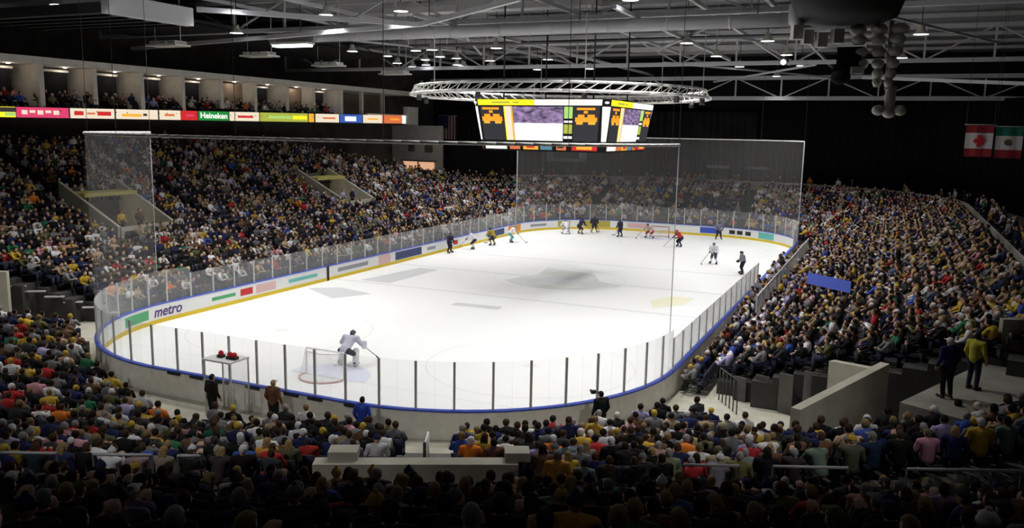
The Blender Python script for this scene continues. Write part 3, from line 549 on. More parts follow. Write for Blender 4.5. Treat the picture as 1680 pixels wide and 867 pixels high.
for k, (p, q, lab) in enumerate((((-5.6, 21.4, 16), (4.0, 14.2, 16), 'sloping steel brace rising from the duct towards the camera'), ((-5.6, 21.4, 16.0), (-14.5, 13.0, 16.1), 'steel brace running from the duct towards the suites'), ((-33, 25.0, 15.6), (-5.6, 21.4, 16.0), 'slim steel tie above the suites meeting the duct brace'), ((17, 60, 15.2), (33, 40, 13.2), 'dark sloping brace above the two flags'))):
    tag(MB().bar(p, q, .22, .26).build('roof_brace', M['steel']), lab, 'brace', 'diagonal roof braces')
for k, (x, y, z, L) in enumerate(((3, 40, 18.25, 26), (1, 53, 18.25, 28), (6, 62, 18.25, 22), (-6, 31, 18.25, 16))):
    t = thing('box_duct', f'long square grey air duct under the roof, {ORD[k]} of four', 'duct', (x, y, z), 'square ducts'); MB().box((x, y, z), (L, 1.3, .42)).build('duct_body', M['alu'], t)
    for q in np.arange(-L/2+1, L/2, 3.0): MB().box((x+q, y, z), (.08, 1.36, .47)).build('seam', M['steel'], t)
    for q in (-L/3, L/3): MB().box((x+q, y, (z+19)/2), (.06, .06, 18.995-z)).build('strap', M['dark_steel'], t)
for k, (x0, y0, x1, y1, z) in enumerate(((2, 26, 12, 46, 16.8), (12, 26, 2, 46, 16.645), (-14, 26, -6, 46, 16.9), (-6, 26.5, -14, 46, 16.6), (2, 48, 14, 69, 15.8), (14, 48, 2, 69, 15.45), (-24, 26, -16, 46, 16.9), (18, 27, 26, 46, 16.6))):
    tag(MB().bar((x0, y0, z), (x1, y1, z), .13, .15).build('wind_brace', M['steel']), f'thin flat cross brace between the roof trusses, {ORD[k]} of eight', 'brace', 'cross braces under the roof')
# narrow purlins under the deck
for k, y in enumerate(np.arange(4, 78, 6.2)): tag(MB().bar((-37, y, 18.75), (35, y, 18.75), .12, .3).build('purlin', M['alu']), f'slim purlin under the roof deck, {ORD[k]} from the camera end', 'purlin', 'roof purlins')
cw = thing('catwalk', 'dark maintenance catwalk with railings hung under the roof', 'catwalk', (2, 36, 16.4))
MB().box((2, 36, 16.4), (34, 1.2, .12)).build('walkway', M['dark_steel'], cw)
for y in (35.4, 36.6): MB().tube((-15, y, 17.4), (19, y, 17.4), .03, n=5).build('rail', M['steel'], cw)
for x in np.arange(-15, 19.1, 3.4): MB().tube((x, 35.4, 16.4), (x, 35.4, 18.995), .03, n=5).build('hanger', M['steel'], cw)
db = thing('ceiling_unit', 'black louvred plant unit under the roof in the near suite-side corner', 'plant unit', (-17, 10, 15.2))
MB().box((-19, 9.2, 15.35), (10, 5, .5)).build('unit_body', M['dark_steel'], db); MB().box((-13.8, 9.2, 15.5), (.5, 5.2, .9)).build('end_panel', M['steel'], db)
for i in range(5): MB().box((-19, 7.2+i*1.0, 15.05), (9.6, .12, .12)).build('louvre', M['black'], db)
tag(MB().box((-28, 30, 16.6), (10, 34, .12)).build('ceiling_panel', M['black']), kind='structure')

# lamps over the ice: housing, lens and their own light
def arena_lamp(x, y, z, label, watts, angle=SPOT_ANGLE, grp='high bay lamps over the ice', aim=None):
    t = thing('high_bay_lamp', label, 'lamp', (x, y, z), grp)
    MB().lathe((x, y, z), [(0, .55), (.16, .55), (.2, .3), (.42, .05), (.44, 0)], 14).build('housing', M['reflector'], t)
    MB().lathe((x, y, z), [(.0, .02), (.40, .02), (.40, .05), (0, .05)], 14).build('lens', M['lens'], t)
    MB().tube((x, y, z+.55), (x, y, 18.995), .03, n=5).build('stem', M['dark_steel'], t)
    ld = bpy.data.lights.new('lamp_light', 'SPOT'); ld.energy = watts; ld.spot_size = math.radians(angle); ld.spot_blend = 1.0; ld.shadow_soft_size = .4; ld.color = (1.0, .985, .95)
    lo = bpy.data.objects.new('lamp_light', ld); COL.objects.link(lo); lo.location = (x, y, z-.06)
    if aim: lo.rotation_euler = (Vector(aim)-Vector((x, y, z))).to_track_quat('-Z', 'Y').to_euler()
cols = ((-12.4, 'nearest the suites'), (-7.0, 'in the second line from the suites'), (7.0, 'in the third line from the suites'), (12.2, 'in the line farthest from the suites'))
for x, cl in cols:
    for k, y in enumerate((4.5, 13.5, 21.5, 34.5, 44.5, 55.0)):
        arena_lamp(x, y, 15.9 if y > 34 else 16.8, f'round high bay lamp {cl}, {ORD[k]} from the near goal', SPOT_W)
for k, (x, y, z) in enumerate(((-17.5, 48, 15.9), (-16.2, 52.5, 15.9), (-14.8, 40, 15.9), (-21.5, 44, 15.8), (-22.3, 48, 15.8))): arena_lamp(x, y, z, f'round high bay lamp glowing over the suite side stand, {ORD[k]} of its cluster', HOUSE_W*1.0, 120, 'lamps over the stands')
for k, (x, y, z) in enumerate(((-19.6, 53, 16.2), (-17.6, 56, 16.2), (-20.9, 41.5, 16.2), (-22.6, 51, 16.2), (-15.2, 36.8, 16.1), (-21, 56, 16.4), (-16.5, 46, 16.3), (-20.2, 46.8, 16.3))): arena_lamp(x, y, z, f'round lamp in the glowing group between scoreboard and suites, {ORD[k]} of eight', HOUSE_W*.25, 120, 'glowing lamp group')
for k, (x, y) in enumerate(((21, 18), (21, 34), (20, 50))): arena_lamp(x, y, 16.0, f'added lamp brightening the flag side stand, {ORD[k]} from the camera', HOUSE_W*1.6, 110, 'lamps over the stands')  # house lamps added to lift the flag side crowd
arena_lamp(-30.5, 63.5, 15.0, 'added lamp brightening the grey far corner wall', HOUSE_W*.5, 120, 'lamps over the stands')  # added only to light the dark corner wall
for k, (x, y, ax_, ay_) in enumerate(((-20, -12, -13, 2), (-6, -17, -5, -1.5), (6, -18, 5, -2), (25, -9, 13, 3))): arena_lamp(x, y, 14.8, f'added lamp brightening the near end stand, {ORD[k]} from the suites', HOUSE_W*4.2, 46, 'lamps over the stands', (ax_, ay_, 0))  # added out of view to light near crowd backs and outer boards
for k, y in enumerate((9, 22, 35)): arena_lamp(-20, y, 16.0, f'added lamp brightening the lower suite side stand, {ORD[k]} from the camera', HOUSE_W*.8, 100, 'lamps over the stands')  # fill lamps added for the lower suite side crowd
arena_lamp(8.5, 68, 15.9, 'added lamp brightening the far end stand', HOUSE_W, 110, 'lamps over the stands')  # fill lamp added for the far end crowd
t = thing('strip_lamp', 'bright oblong lamp tucked under the end of the round duct', 'lamp', (-17.3, 24.3, 15.4)); MB().box((-17.3, 24.3, 15.35), (2.8, .7, .14)).build('lens', M['lens'], t); MB().box((-17.3, 24.3, 15.48), (3.0, .9, .14)).build('housing', M['reflector'], t)
for k, (x, y, z) in enumerate(((-23.1, 19.1, 15.0), (-22.4, 26.9, 15.0), (-23, 35.9, 15.0), (-19.5, 40.5, 14.6))):
    t = thing('flood_panel', f'pale unlit flood light panel hung above the suites, {ORD[k]} from the camera', 'light', (x, y, z), 'unlit flood panels')
    MB().box((x, y, z), (2.6, 1.3, .12)).build('panel', M['reflector'], t)
    for dx in (-.8, 0, .8): MB().box((x+dx, y, z+.16), (.6, 1.0, .22)).build('can', M['white_paint'], t)
    for dx in (-1.1, 1.1): MB().tube((x+dx, y, z), (x+dx, y, 18.995), .025, n=5).build('hanger', M['steel'], t)
t = thing('stage_spotlight', 'bright single spotlight by the speaker cluster', 'lamp', (12.9, 38.6, 14.9)); MB().tube((12.9, 38.7, 15.1), (12.8, 38.2, 14.9), .2, .26, 12).build('housing', M['dark_steel'], t); MB().ellip((12.79, 38.15, 14.88), (.17, .06, .17), 10, 6).build('lens', M['lens'], t); MB().tube((12.9, 38.7, 15.2), (12.9, 38.7, 18.995), .03, n=5).build('hanger', M['steel'], t)

# speaker cluster (flag side, above the near net)
sp = thing('speaker_cluster', 'large round speaker cluster with rows of pale horns tapering to a stem', 'speaker', (18.6, 6, 12))
MB().lathe((18.55, 6, 0), [(0, 15.6), (1.5, 15.6), (1.65, 15.0), (1.65, 14.1), (1.45, 13.55), (.9, 13.3), (0, 13.25)], 28).build('drum', M['dark_steel'], sp)
MB().tube((16.9, 6, 13.7), (17.3, 6, 13.7), .3, .6, 14).build('duct_mouth', M['steel'], sp)
for j, z in enumerate((13.15, 12.85, 12.5, 12.15, 11.85, 11.6)):
    for i, dx in enumerate((-.72, -.12, .45)):
        if j > 3 and i == 0: continue
        k = 1-.09*j; b = MB(); x = 19.65+dx*k; b.lathe((x, 5.8, z), [(0, -.14), (.16*k, -.13), (.25*k, -.02), (.24*k, .06), (.12*k, .16), (0, .17)], 14); b.build('horn', M['horn'], sp)
for i, (a, z) in enumerate(((-1.1, 13.1), (-.75, 12.95), (-.3, 12.85), (.2, 12.95))):
    b = MB(); x = 18.2+a*.9; b.box((x, 5.5, z), (.3, .35, .42), .4); b.build('speaker_box', M['horn'], sp)
MB().box((18.75, 5.9, 12.25), (.7, .5, .8)).build('amplifier', M['black'], sp); MB().ellip((18.55, 5.6, 11.75), (.3, .25, .22), 10, 6).build('projector', M['black'], sp); MB().box((19.0, 5.6, 11.95), (.35, .3, .2), .3).build('white_box', M['white_paint'], sp)
MB().box((19.85, 6.0, 12.4), (.12, .3, 2.0)).build('spine', M['steel'], sp)
MB().tube((19.98, 6, 11.5), (19.98, 6, 10.85), .16, n=10).build('stem', M['horn'], sp)
for dx in (-.3, 0, .3): MB().ellip((19.98+dx, 5.95, 10.78-(.08 if dx == 0 else 0)), (.19, .19, .16), 12, 8).build('bottom_horn', M['horn'], sp)
MB().tube((18.55, 6, 15.5), (18.55, 6, 18.995), .12, n=8).build('hanger', M['dark_steel'], sp)

# ------------------------------------------------------------------ flags and signs
def flag(name, lab, x0, x1, y, z0, z1, parts):
    t = thing(name, lab, 'flag', ((x0+x1)/2, y, z0), 'hanging flags')
    MB().tube((x0-.1, y, z1+.05), (x1+.1, y, z1+.05), .03, n=6).build('pole', M['steel'], t)
    for xs in (x0, x1): MB().tube((xs, y, z1+.05), (xs, y, 18.995), .012, n=4).build('cord', M['dark_steel'], t)
    for nm, a, c, f0, f1, m in parts:
        b = MB(); n = 10
        for i in range(n):
            xa, xb = x0+(x1-x0)*(a+(c-a)*i/n), x0+(x1-x0)*(a+(c-a)*(i+1)/n)
            ya, yb = y+.04*math.sin(xa*7), y+.04*math.sin(xb*7); za, zb = z0+(z1-z0)*f0, z0+(z1-z0)*f1
            b.hexa([(xa, ya-.01, za), (xb, yb-.01, za), (xb, yb+.01, za), (xa, ya+.01, za), (xa, ya-.01, zb), (xb, yb-.01, zb), (xb, yb+.01, zb), (xa, ya+.01, zb)])
        b.build(nm, M[m], t)
    return t
cf = flag('canada_flag', 'red and white maple leaf flag hung sideways on the dark side', 24.22, 25.8, 40, 8.85, 10.85, [('stripe', 0, 1, .76, 1, 'deepred'), ('field', 0, 1, .26, .76, 'flag_white'), ('stripe', 0, 1, 0, .26, 'deepred')])
leaf = [(0, .5), (.1, .3), (.2, .36), (.16, .1), (.3, .22), (.34, .14), (.48, .18), (.42, .0), (.5, -.06), (.22, -.24), (.26, -.34), (.03, -.3), (.03, -.52), (-.03, -.52), (-.03, -.3), (-.26, -.34), (-.22, -.24), (-.5, -.06), (-.42, 0), (-.48, .18), (-.34, .14), (-.3, .22), (-.16, .1), (-.2, .36), (-.1, .3)]
b = MB(); L_ = [(25.05-py*.85, 39.92, 9.86+px*.85) for px, py in leaf]; n = len(L_); b.add(L_+[(x, y+.02, z) for x, y, z in L_], [tuple(range(n)), tuple(range(2*n-1, n-1, -1))]); b.build('maple_leaf', M['red'], cf)
mf = flag('mexico_flag', 'green, white and red flag hung sideways beside the maple leaf flag', 25.95, 27.45, 40, 8.8, 10.75, [('stripe', 0, 1, .72, 1, 'flag_green'), ('field', 0, 1, .27, .72, 'flag_white'), ('stripe', 0, 1, 0, .27, 'deepred')])
b = MB(); b.ellip((26.65, 39.93, 9.8), (.22, .02, .2), 12, 6); b.tube((26.5, 39.93, 9.68), (26.85, 39.93, 9.66), .05, n=6); b.build('emblem', M['olive'], mf)
uf = flag('stars_and_stripes', 'striped flag with a dark blue corner hung far left of the scoreboard', -35.3, -32.6, 76.0, 8.7, 11.75, [('canton', 0, .5, .46, 1, 'flag_blue')] + [('stripe', i/13, (i+1)/13, 0 if i < 7 else 0, .46 if i < 6.5 else 1, 'deepred' if i % 2 == 0 else 'flag_white') for i in range(13)])
t = thing('end_sign', 'grey framed sign panel on the far curtain below the scoreboard', 'sign', (-17.5, 78.0, 6.0)); MB().box((-18.0, 78.35, 7.0), (5.4, .15, 1.6)).build('frame', M['grey'], t); MB().box((-18.0, 78.26, 7.05), (3.4, .1, .8)).build('panel', M['dark_steel'], t)
for k, x in enumerate((1.2, 5.6)): t = thing('wall_sign', f'small pale sign strip on the dark far curtain, {("nearer the scoreboard", "nearer the flags")[k]}', 'sign', (x, 78.2, 6.1), 'pale strips on the curtain'); MB().box((x, 78.2, 6.2), (2.7, .1, .3)).build('strip', M['grey'], t); MB().box((x, 78.26, 6.2), (2.9, .05, .42)).build('backing', M['dark_steel'], t)
b = MB(); a = [(17.0, 19.4), (19.6, 17.7), (19.6, 18.4), (17.0, 20.1)]
o = MB().hexa([(16.9, 19.3, 3.05), (18.9, 17.6, 3.05), (18.9, 17.64, 3.05), (16.9, 19.34, 3.05), (16.9, 19.5, 3.55), (18.9, 17.8, 3.55), (18.9, 17.84, 3.55), (16.9, 19.54, 3.55)]).build('fan_banner', M['bluetarp']); tag(o, 'blue cloth banner held up among the flag side crowd', 'banner')

# ------------------------------------------------------------------ people
def capsule(b, p, q, r1, r2, n=10):
    p = np.array(p, float); q = np.array(q, float); L = np.linalg.norm(q-p); a = (q-p)/L if L > 1e-6 else np.array([0, 0, 1.0])
    t = np.array([0, 0, 1.0]) if abs(a[2]) < .9 else np.array([1.0, 0, 0]); u = np.cross(a, t); u /= np.linalg.norm(u); v = np.cross(a, u); vs = []
    rows = [(p, -math.cos(x)*r1, math.sin(x)*r1) for x in (0.12, .5, .95, PI/2)] + [(q, math.cos(x)*r2, math.sin(x)*r2) for x in (PI/2, .95, .5, 0.12)]
    for c, d, r in rows:
        for i in range(n): vs.append(c+a*d+(u*math.cos(2*PI*i/n)+v*math.sin(2*PI*i/n))*r)
    k = len(rows); fs = [(j*n+i, (j+1)*n+i, (j+1)*n+(i+1) % n, j*n+(i+1) % n) for j in range(k-1) for i in range(n)] + [tuple(range(n)), tuple(reversed(range((k-1)*n, k*n)))]
    b.add(vs, fs, 0, True)
def remesh(name, b, voxel, smooth=4):
    o = b.build('tmp', []); bm_ = o.modifiers.new('r', 'REMESH'); bm_.mode = 'VOXEL'; bm_.voxel_size = voxel; bm_.use_smooth_shade = True
    sm = o.modifiers.new('s', 'SMOOTH'); sm.factor = .5; sm.iterations = smooth
    dg = bpy.context.evaluated_depsgraph_get(); dg.update(); me = bpy.data.meshes.new_from_object(o.evaluated_get(dg)); me.name = name
    bpy.data.objects.remove(o); me.materials.clear(); return me
SIT = dict(hip=(.09, 0, .50), knee=(.13, .43, .52), ankle=(.13, .42, .09), toe=(.14, .60, .045), pelvis=(0, 0, .54), waist=(0, -.02, .72), chest=(0, .0, .93), sh=(.185, 0, 1.0), elbow=(.26, .06, .74), wrist=(.14, .32, .60), hdir=(-.02, .09, -.01), neck=(0, .015, 1.06), head=(0, .04, 1.2))
def pose(**k): d = dict(SIT); d.update(k); return d
POSES = dict(
    rest=SIT,
    lean=pose(waist=(0, .06, .70), chest=(0, .16, .89), sh=(.185, .19, .95), elbow=(.23, .40, .64), wrist=(.06, .52, .68), hdir=(-.05, .06, .01), neck=(0, .21, 1.01), head=(0, .27, 1.13)),
    clap=pose(elbow=(.28, .14, .78), wrist=(.06, .34, .93), hdir=(-.02, .05, .08)),
    stand=dict(hip=(.09, 0, .90), knee=(.10, .03, .49), ankle=(.11, -.02, .09), toe=(.13, .15, .045), pelvis=(0, 0, .95), waist=(0, 0, 1.10), chest=(0, 0, 1.33), sh=(.19, 0, 1.43), elbow=(.26, -.02, 1.13), wrist=(.24, .12, .90), hdir=(-.02, .05, -.07), neck=(0, .015, 1.49), head=(0, .03, 1.63)),
    skate=dict(hip=(.12, -.12, .80), knee=(.17, .16, .48), ankle=(.22, -.04, .14), toe=(.25, .15, .10), pelvis=(0, -.12, .84), waist=(0, .02, .98), chest=(0, .16, 1.16), sh=(.22, .22, 1.24), elbow=(.36, .26, .98), wrist=(.22, .50, .86), hdir=(-.03, .07, -.03), neck=(0, .25, 1.31), head=(0, .32, 1.42)),
    crouch=dict(hip=(.14, -.2, .66), knee=(.25, .12, .44), ankle=(.33, -.05, .14), toe=(.37, .14, .10), pelvis=(0, -.2, .70), waist=(0, 0, .84), chest=(0, .2, 1.0), sh=(.23, .26, 1.08), elbow=(.42, .30, .84), wrist=(.38, .5, .72), hdir=(0, .08, -.04), neck=(0, .32, 1.13), head=(0, .41, 1.23)),
    glide=dict(hip=(.10, 0, .88), knee=(.16, .10, .50), ankle=(.24, 0, .14), toe=(.27, .19, .10), pelvis=(0, 0, .92), waist=(0, .02, 1.07), chest=(0, .06, 1.28), sh=(.22, .08, 1.37), elbow=(.34, .10, 1.08), wrist=(.20, .30, .95), hdir=(-.03, .07, -.03), neck=(0, .09, 1.44), head=(0, .13, 1.56)),
)
def X(p, s): return (p[0]*s, p[1], p[2])
def make_body(P, voxel):
    b = MB(); h = np.array(P['head'])
    b.ellip(h, (.078, .098, .118), 16, 12); b.ellip(h+np.array([0, .02, -.06]), (.058, .078, .07), 12, 8)      # skull and jaw
    capsule(b, h+np.array([0, .085, .015]), h+np.array([0, .112, -.02]), .010, .017, 8)                              # nose
    for s in (-1, 1): b.ellip(h+np.array([.079*s, -.005, -.01]), (.014, .028, .036), 8, 6)                           # ears
    capsule(b, np.array(P['neck'])-np.array([0, .0, .05]), h+np.array([0, -.015, -.06]), .056, .052)
    capsule(b, P['pelvis'], P['waist'], .135, .125, 12); capsule(b, P['waist'], P['chest'], .13, .145, 12)
    for s in (-1, 1):
        capsule(b, P['chest'], X(P['sh'], s), .12, .07); capsule(b, P['neck'], X(P['sh'], s), .06, .06)
        capsule(b, X(P['sh'], s), X(P['elbow'], s), .056, .043); capsule(b, X(P['elbow'], s), X(P['wrist'], s), .043, .028)
        w_ = np.array(X(P['wrist'], s)); d = np.array(X(P['hdir'], s), float); d /= np.linalg.norm(d); side = np.cross(d, [0, 0, 1.0]); side /= np.linalg.norm(side)+1e-9; nrm = np.cross(side, d)
        if nrm[2] > 0: nrm = -nrm
        for f in (-1.5, -.5, .5, 1.5): capsule(b, w_+d*.015+side*f*.012, w_+d*.085+side*f*.02, .021, .016, 8)        # palm
        for f, ln in ((-1.5, .06), (-.5, .075), (.5, .08), (1.5, .068)):
            k0 = w_+d*.085+side*f*.021; k1 = k0+d*ln*.55+nrm*.008; k2 = k1+d*ln*.42+nrm*.028; capsule(b, k0, k1, .0115, .0105, 8); capsule(b, k1, k2, .0105, .009, 8)
        i_ = side*(-s)*1.0; tb = w_+d*.03+i_*.03; t1 = tb+d*.03+i_*.028; capsule(b, tb, t1, .015, .0125, 8); capsule(b, t1, t1+d*.034+i_*.004+nrm*.01, .0125, .0105, 8)
        capsule(b, X(P['hip'], s), X(P['knee'], s), .085, .058); capsule(b, X(P['knee'], s), X(P['ankle'], s), .057, .04); capsule(b, X(P['ankle'], s), X(P['toe'], s), .04, .032)
        capsule(b, P['pelvis'], X(P['hip'], s), .11, .095)
    me = remesh('body', b, voxel, 3); me.materials.append(M['skin']); me.materials.append(M['eye']); me.materials.append(M['lip'])
    n = len(me.polygons); c = np.empty(n*3); me.polygons.foreach_get('center', c); c = c.reshape(n, 3)-h; mi = np.zeros(n, int)
    for s in (-1, 1): mi[((c[:, 0]-.032*s)**2/.014**2+(c[:, 2]-.012)**2/.008**2 < 1) & (c[:, 1] > .05)] = 1
    mi[(c[:, 0]**2/.026**2+(c[:, 2]+.062)**2/.007**2 < 1) & (c[:, 1] > .05)] = 2
    me.polygons.foreach_set('material_index', mi.astype(np.int32)); return me
def make_top(P, k=1.0, pad=0.0, nm='jacket', cuff=.93):
    b = MB(); capsule(b, np.array(P['pelvis'])+np.array([0, 0, .02]), P['waist'], .168*k, .155*k, 12); capsule(b, P['waist'], P['chest'], .158*k, .168*k, 12)
    for s in (-1, 1):
        capsule(b, P['chest'], X(P['sh'], s), .14*k, .088*k+pad); capsule(b, np.array(P['neck'])-np.array([0, 0, .02]), X(P['sh'], s), .075*k, .082*k)
        e, w_ = np.array(X(P['elbow'], s)), np.array(X(P['wrist'], s)); capsule(b, X(P['sh'], s), e, .078*k+pad*.6, .064*k+pad*.4); capsule(b, e, e+(w_-e)*cuff, .062*k+pad*.4, .046*k+pad*.3)
    me = remesh(nm, b, .02, 5); me.materials.append(M['cloth']); return me
def make_trousers(P, k=1.0, nm='trousers', lo=.9):
    b = MB()
    for s in (-1, 1):
        kn, an = np.array(X(P['knee'], s)), np.array(X(P['ankle'], s)); capsule(b, P['pelvis'], X(P['hip'], s), .14*k, .115*k); capsule(b, X(P['hip'], s), kn, .108*k, .078*k); capsule(b, kn, kn+(an-kn)*lo, .076*k, .06*k)
    me = remesh(nm, b, .02, 5); me.materials.append(M['cloth']); return me
def make_shoe(P, s):
    b = MB(); capsule(b, np.array(X(P['ankle'], s))+np.array([0, -.03, -.035]), X(P['toe'], s), .05, .042, 10); b.box(np.array(X(P['ankle'], s))*.5+np.array(X(P['toe'], s))*.5-np.array([0, 0, .045]), (.085, .26, .03))
    me = remesh('shoe', b, .015, 3); me.materials.append(M['rubber']); return me
def head_part(P, kind):
    h = np.array(P['head']); b = MB(); n, k = 20, 12
    def shell(r, keep, c=(0, 0, 0)):
        vs, ok, idx = [], [], {}
        for j in range(k+1):
            th = PI*j/k
            for i in range(n):
                a = 2*PI*i/n; p = np.array([r[0]*math.sin(th)*math.cos(a), r[1]*math.sin(th)*math.sin(a), r[2]*math.cos(th)]); vs.append(p+h+np.array(c)); ok.append(keep(p))
        fs = [q for j in range(k) for i in range(n) for q in [(j*n+i, (j+1)*n+i, (j+1)*n+(i+1) % n, j*n+(i+1) % n)] if all(ok[t] for t in q)]
        used = sorted({t for q in fs for t in q}); idx = {t: i for i, t in enumerate(used)}; b.add([vs[t] for t in used], [tuple(idx[t] for t in q) for q in fs], 0, True)
    if kind == 'short_hair': shell((.087, .107, .128), lambda p: p[2] > .055 or (p[1] < .02 and p[2] > -.075))
    elif kind == 'long_hair':
        shell((.091, .11, .130), lambda p: p[2] > .06 or (p[1] < .025 and p[2] > -.1)); 
        for s in (-.055, -.02, .02, .055): capsule(b, h+np.array([s, -.07, -.02]), h+np.array([s*1.25, -.085, -.24]), .042, .03, 8)
    elif kind == 'cap':
        shell((.09, .11, .126), lambda p: p[2] > .022); b.ellip(h+np.array([0, .125, .035]), (.072, .085, .010), 14, 6)
        shell((.084, .104, .122), lambda p: p[1] < 0 and -.07 < p[2] < .05)
    elif kind == 'beanie': shell((.092, .112, .135), lambda p: p[2] > .01); b.lathe(h+np.array([0, .0, .0]), [(.093, .0), (.1, .01), (.1, .04), (.092, .05)], 20); b.ellip(h+np.array([0, 0, .14]), (.03, .03, .03), 8, 6)
    elif kind == 'helmet': shell((.105, .13, .145), lambda p: p[2] > .0 or p[1] < -.02 and p[2] > -.06); b.box(h+np.array([0, .115, .035]), (.13, .01, .06))
    me_o = b.build('tmp', M['cloth']); me = me_o.data; me.name = kind; bpy.data.objects.remove(me_o); return me
BODY = {}
def parts_for(pz):
    if pz in BODY: return BODY[pz]
    P = POSES[pz]; big = pz in ('skate', 'crouch', 'glide')
    d = dict(body=make_body(P, .012), jacket=make_top(P, 1.18 if big else 1.0, .03 if big else 0, 'jersey' if big else 'jacket'), trousers=make_trousers(P, 1.25 if big else 1.0, 'hockey_pants' if big else 'trousers', .12 if big else .93))
    d['shoes'] = [make_shoe(P, s) for s in (-1, 1)]
    for k in (('helmet',) if big else ('short_hair', 'long_hair', 'cap', 'beanie')): d[k] = head_part(P, k)
    if big:
        b = MB()
        socks = []
        for s in (-1, 1): b = MB(); kn, an = np.array(X(P['knee'], s)), np.array(X(P['ankle'], s)); capsule(b, kn, kn+(an-kn)*.93, .085, .06); me = remesh('sock', b, .02, 4); me.materials.append(M['cloth']); socks.append(me)
        d['socks'] = socks; gl = []
        for s in (-1, 1): b = MB(); w_ = np.array(X(P['wrist'], s)); dd = np.array(X(P['hdir'], s)); dd = dd/np.linalg.norm(dd); capsule(b, w_-dd*.06, w_+dd*.10, .062, .06); me = remesh('glove', b, .02, 4); me.materials.append(M['cloth']); gl.append(me)
        d['gloves'] = gl; sk = []
        for s in (-1, 1): b = MB(); a, t_ = np.array(X(P['ankle'], s)), np.array(X(P['toe'], s)); capsule(b, a, t_, .055, .045); b.box((a+t_)/2-np.array([0, 0, .09]), (.012, .28, .06)); o_ = b.build('tmp', M['rubber']); me = o_.data; me.name = 'skate'; bpy.data.objects.remove(o_); sk.append(me)
        d['skates'] = sk
    BODY[pz] = d; return d
def child(name, me, parent, color):
    o = bpy.data.objects.new(name, me); COL.objects.link(o); o.parent = parent; o.color = (*color, 1); return o
SKIN = [(.55, .33, .24), (.6, .38, .28), (.5, .29, .2), (.62, .42, .32), (.3, .16, .1), (.16, .085, .06)]
HAIRC = {'dark': (.02, .015, .012), 'brown': (.07, .04, .022), 'fair': (.32, .22, .1), 'grey': (.32, .31, .3)}
CLOTHC = {'black': (.012, .012, .014), 'charcoal': (.04, .04, .045), 'navy': (.02, .027, .09), 'grey': (.2, .2, .21), 'white': (.7, .7, .72), 'gold': (.55, .37, .05), 'brown': (.14, .08, .045), 'red': (.42, .03, .03), 'blue': (.05, .1, .4), 'green': (.03, .17, .08), 'olive': (.13, .13, .06), 'tan': (.4, .29, .18), 'lilac': (.4, .36, .6), 'pink': (.6, .3, .36), 'orange': (.7, .2, .03)}
ZS = .91
def person(loc, rz, pz, label, top, headkind, headcol, trs=(.02, .022, .035), skin=None, group=None, scale=1.0, name='spectator', topname='jacket'):
    d = parts_for(pz); t = thing(name, label, 'person', loc, group, rz); t.scale = (scale, scale, scale*ZS)
    child('body', d['body'], t, skin or RND.choice(SKIN)); child(topname, d['jacket'], t, top); child('trousers', d['trousers'], t, trs)
    for me in d['shoes']: child('shoe', me, t, (.03, .03, .03))
    if headkind: child(headkind.replace('short_', '').replace('long_', ''), d[headkind], t, headcol)
    return t
# ---- low-detail crowd member (all of the far crowd is one mass)
def lo_person(standing=0, variant=0):
    V, F, C = [], [], []; pz = POSES['stand'] if standing else POSES[('rest', 'lean', 'clap')[variant]]
    def addm(b, part):
        k = len(V); V.extend(b.v)
        for f in b.f:
            for i in range(1, len(f)-1): F.append((k+f[0], k+f[i], k+f[i+1]))
        C.extend([part]*len(b.v))
    def tb(p, q, r1, r2, n=6): b = MB(); b.tube(p, q, r1, r2, n); return b
    h = np.array(pz['head']); b = MB(); b.ellip(h+np.array([0, .01, -.01]), (.085, .1, .125), 8, 6); addm(b, 0)
    b = MB(); b.ellip(h+np.array([0, -.022, .032]), (.094, .103, .115), 8, 5); addm(b, 3)
    b = MB(); b.ellip((np.array(pz['chest'])+np.array(pz['waist']))/2+np.array([0, 0, .02]), (.215, .14, .27), 8, 6); b.ellip(np.array(pz['sh'])*np.array([0, 1, 1])-np.array([0, 0, .03]), (.25, .11, .10), 8, 5)
    for s in (-1, 1): b.tube(X(pz['sh'], s), X(pz['elbow'], s), .07, .06, 6).tube(X(pz['elbow'], s), X(pz['wrist'], s), .06, .05, 6)
    addm(b, 1)
    b = MB()
    for s in (-1, 1): b.ellip(np.array(X(pz['wrist'], s))+np.array([0, .05, 0]), (.05, .06, .05), 6, 4)
    addm(b, 0); b = MB(); b.ellip(pz['pelvis'], (.19, .16, .14), 8, 4)
    for s in (-1, 1): b.tube(X(pz['hip'], s), X(pz['knee'], s), .10, .075, 6).tube(X(pz['knee'], s), X(pz['ankle'], s), .075, .06, 6)
    addm(b, 2); b = MB()
    for s in (-1, 1): b.tube(X(pz['ankle'], s), X(pz['toe'], s), .055, .05, 5)
    addm(b, 4)
    return np.array(V), np.array(F), np.array(C)
LOP = [lo_person(0, 0), lo_person(0, 1), lo_person(0, 2), lo_person(1)]
def visible(x, y, z, mx=90, my=70):
    px, py, d = project((x, y, z)); return d > .5 and -mx < px < 1680+mx and -my < py < 867+my
NR = np.random.RandomState(5)
TOPS = [('black', 28), ('charcoal', 14), ('navy', 12), ('grey', 14), ('white', 12), ('gold', 5), ('brown', 7), ('red', 3.5), ('blue', 3), ('green', 2), ('olive', 4), ('tan', 7), ('lilac', 1.5), ('pink', 1.5), ('orange', .8)]
TN = [t for t, _ in TOPS]; TW = np.array([x for _, x in TOPS], float); TW /= TW.sum()
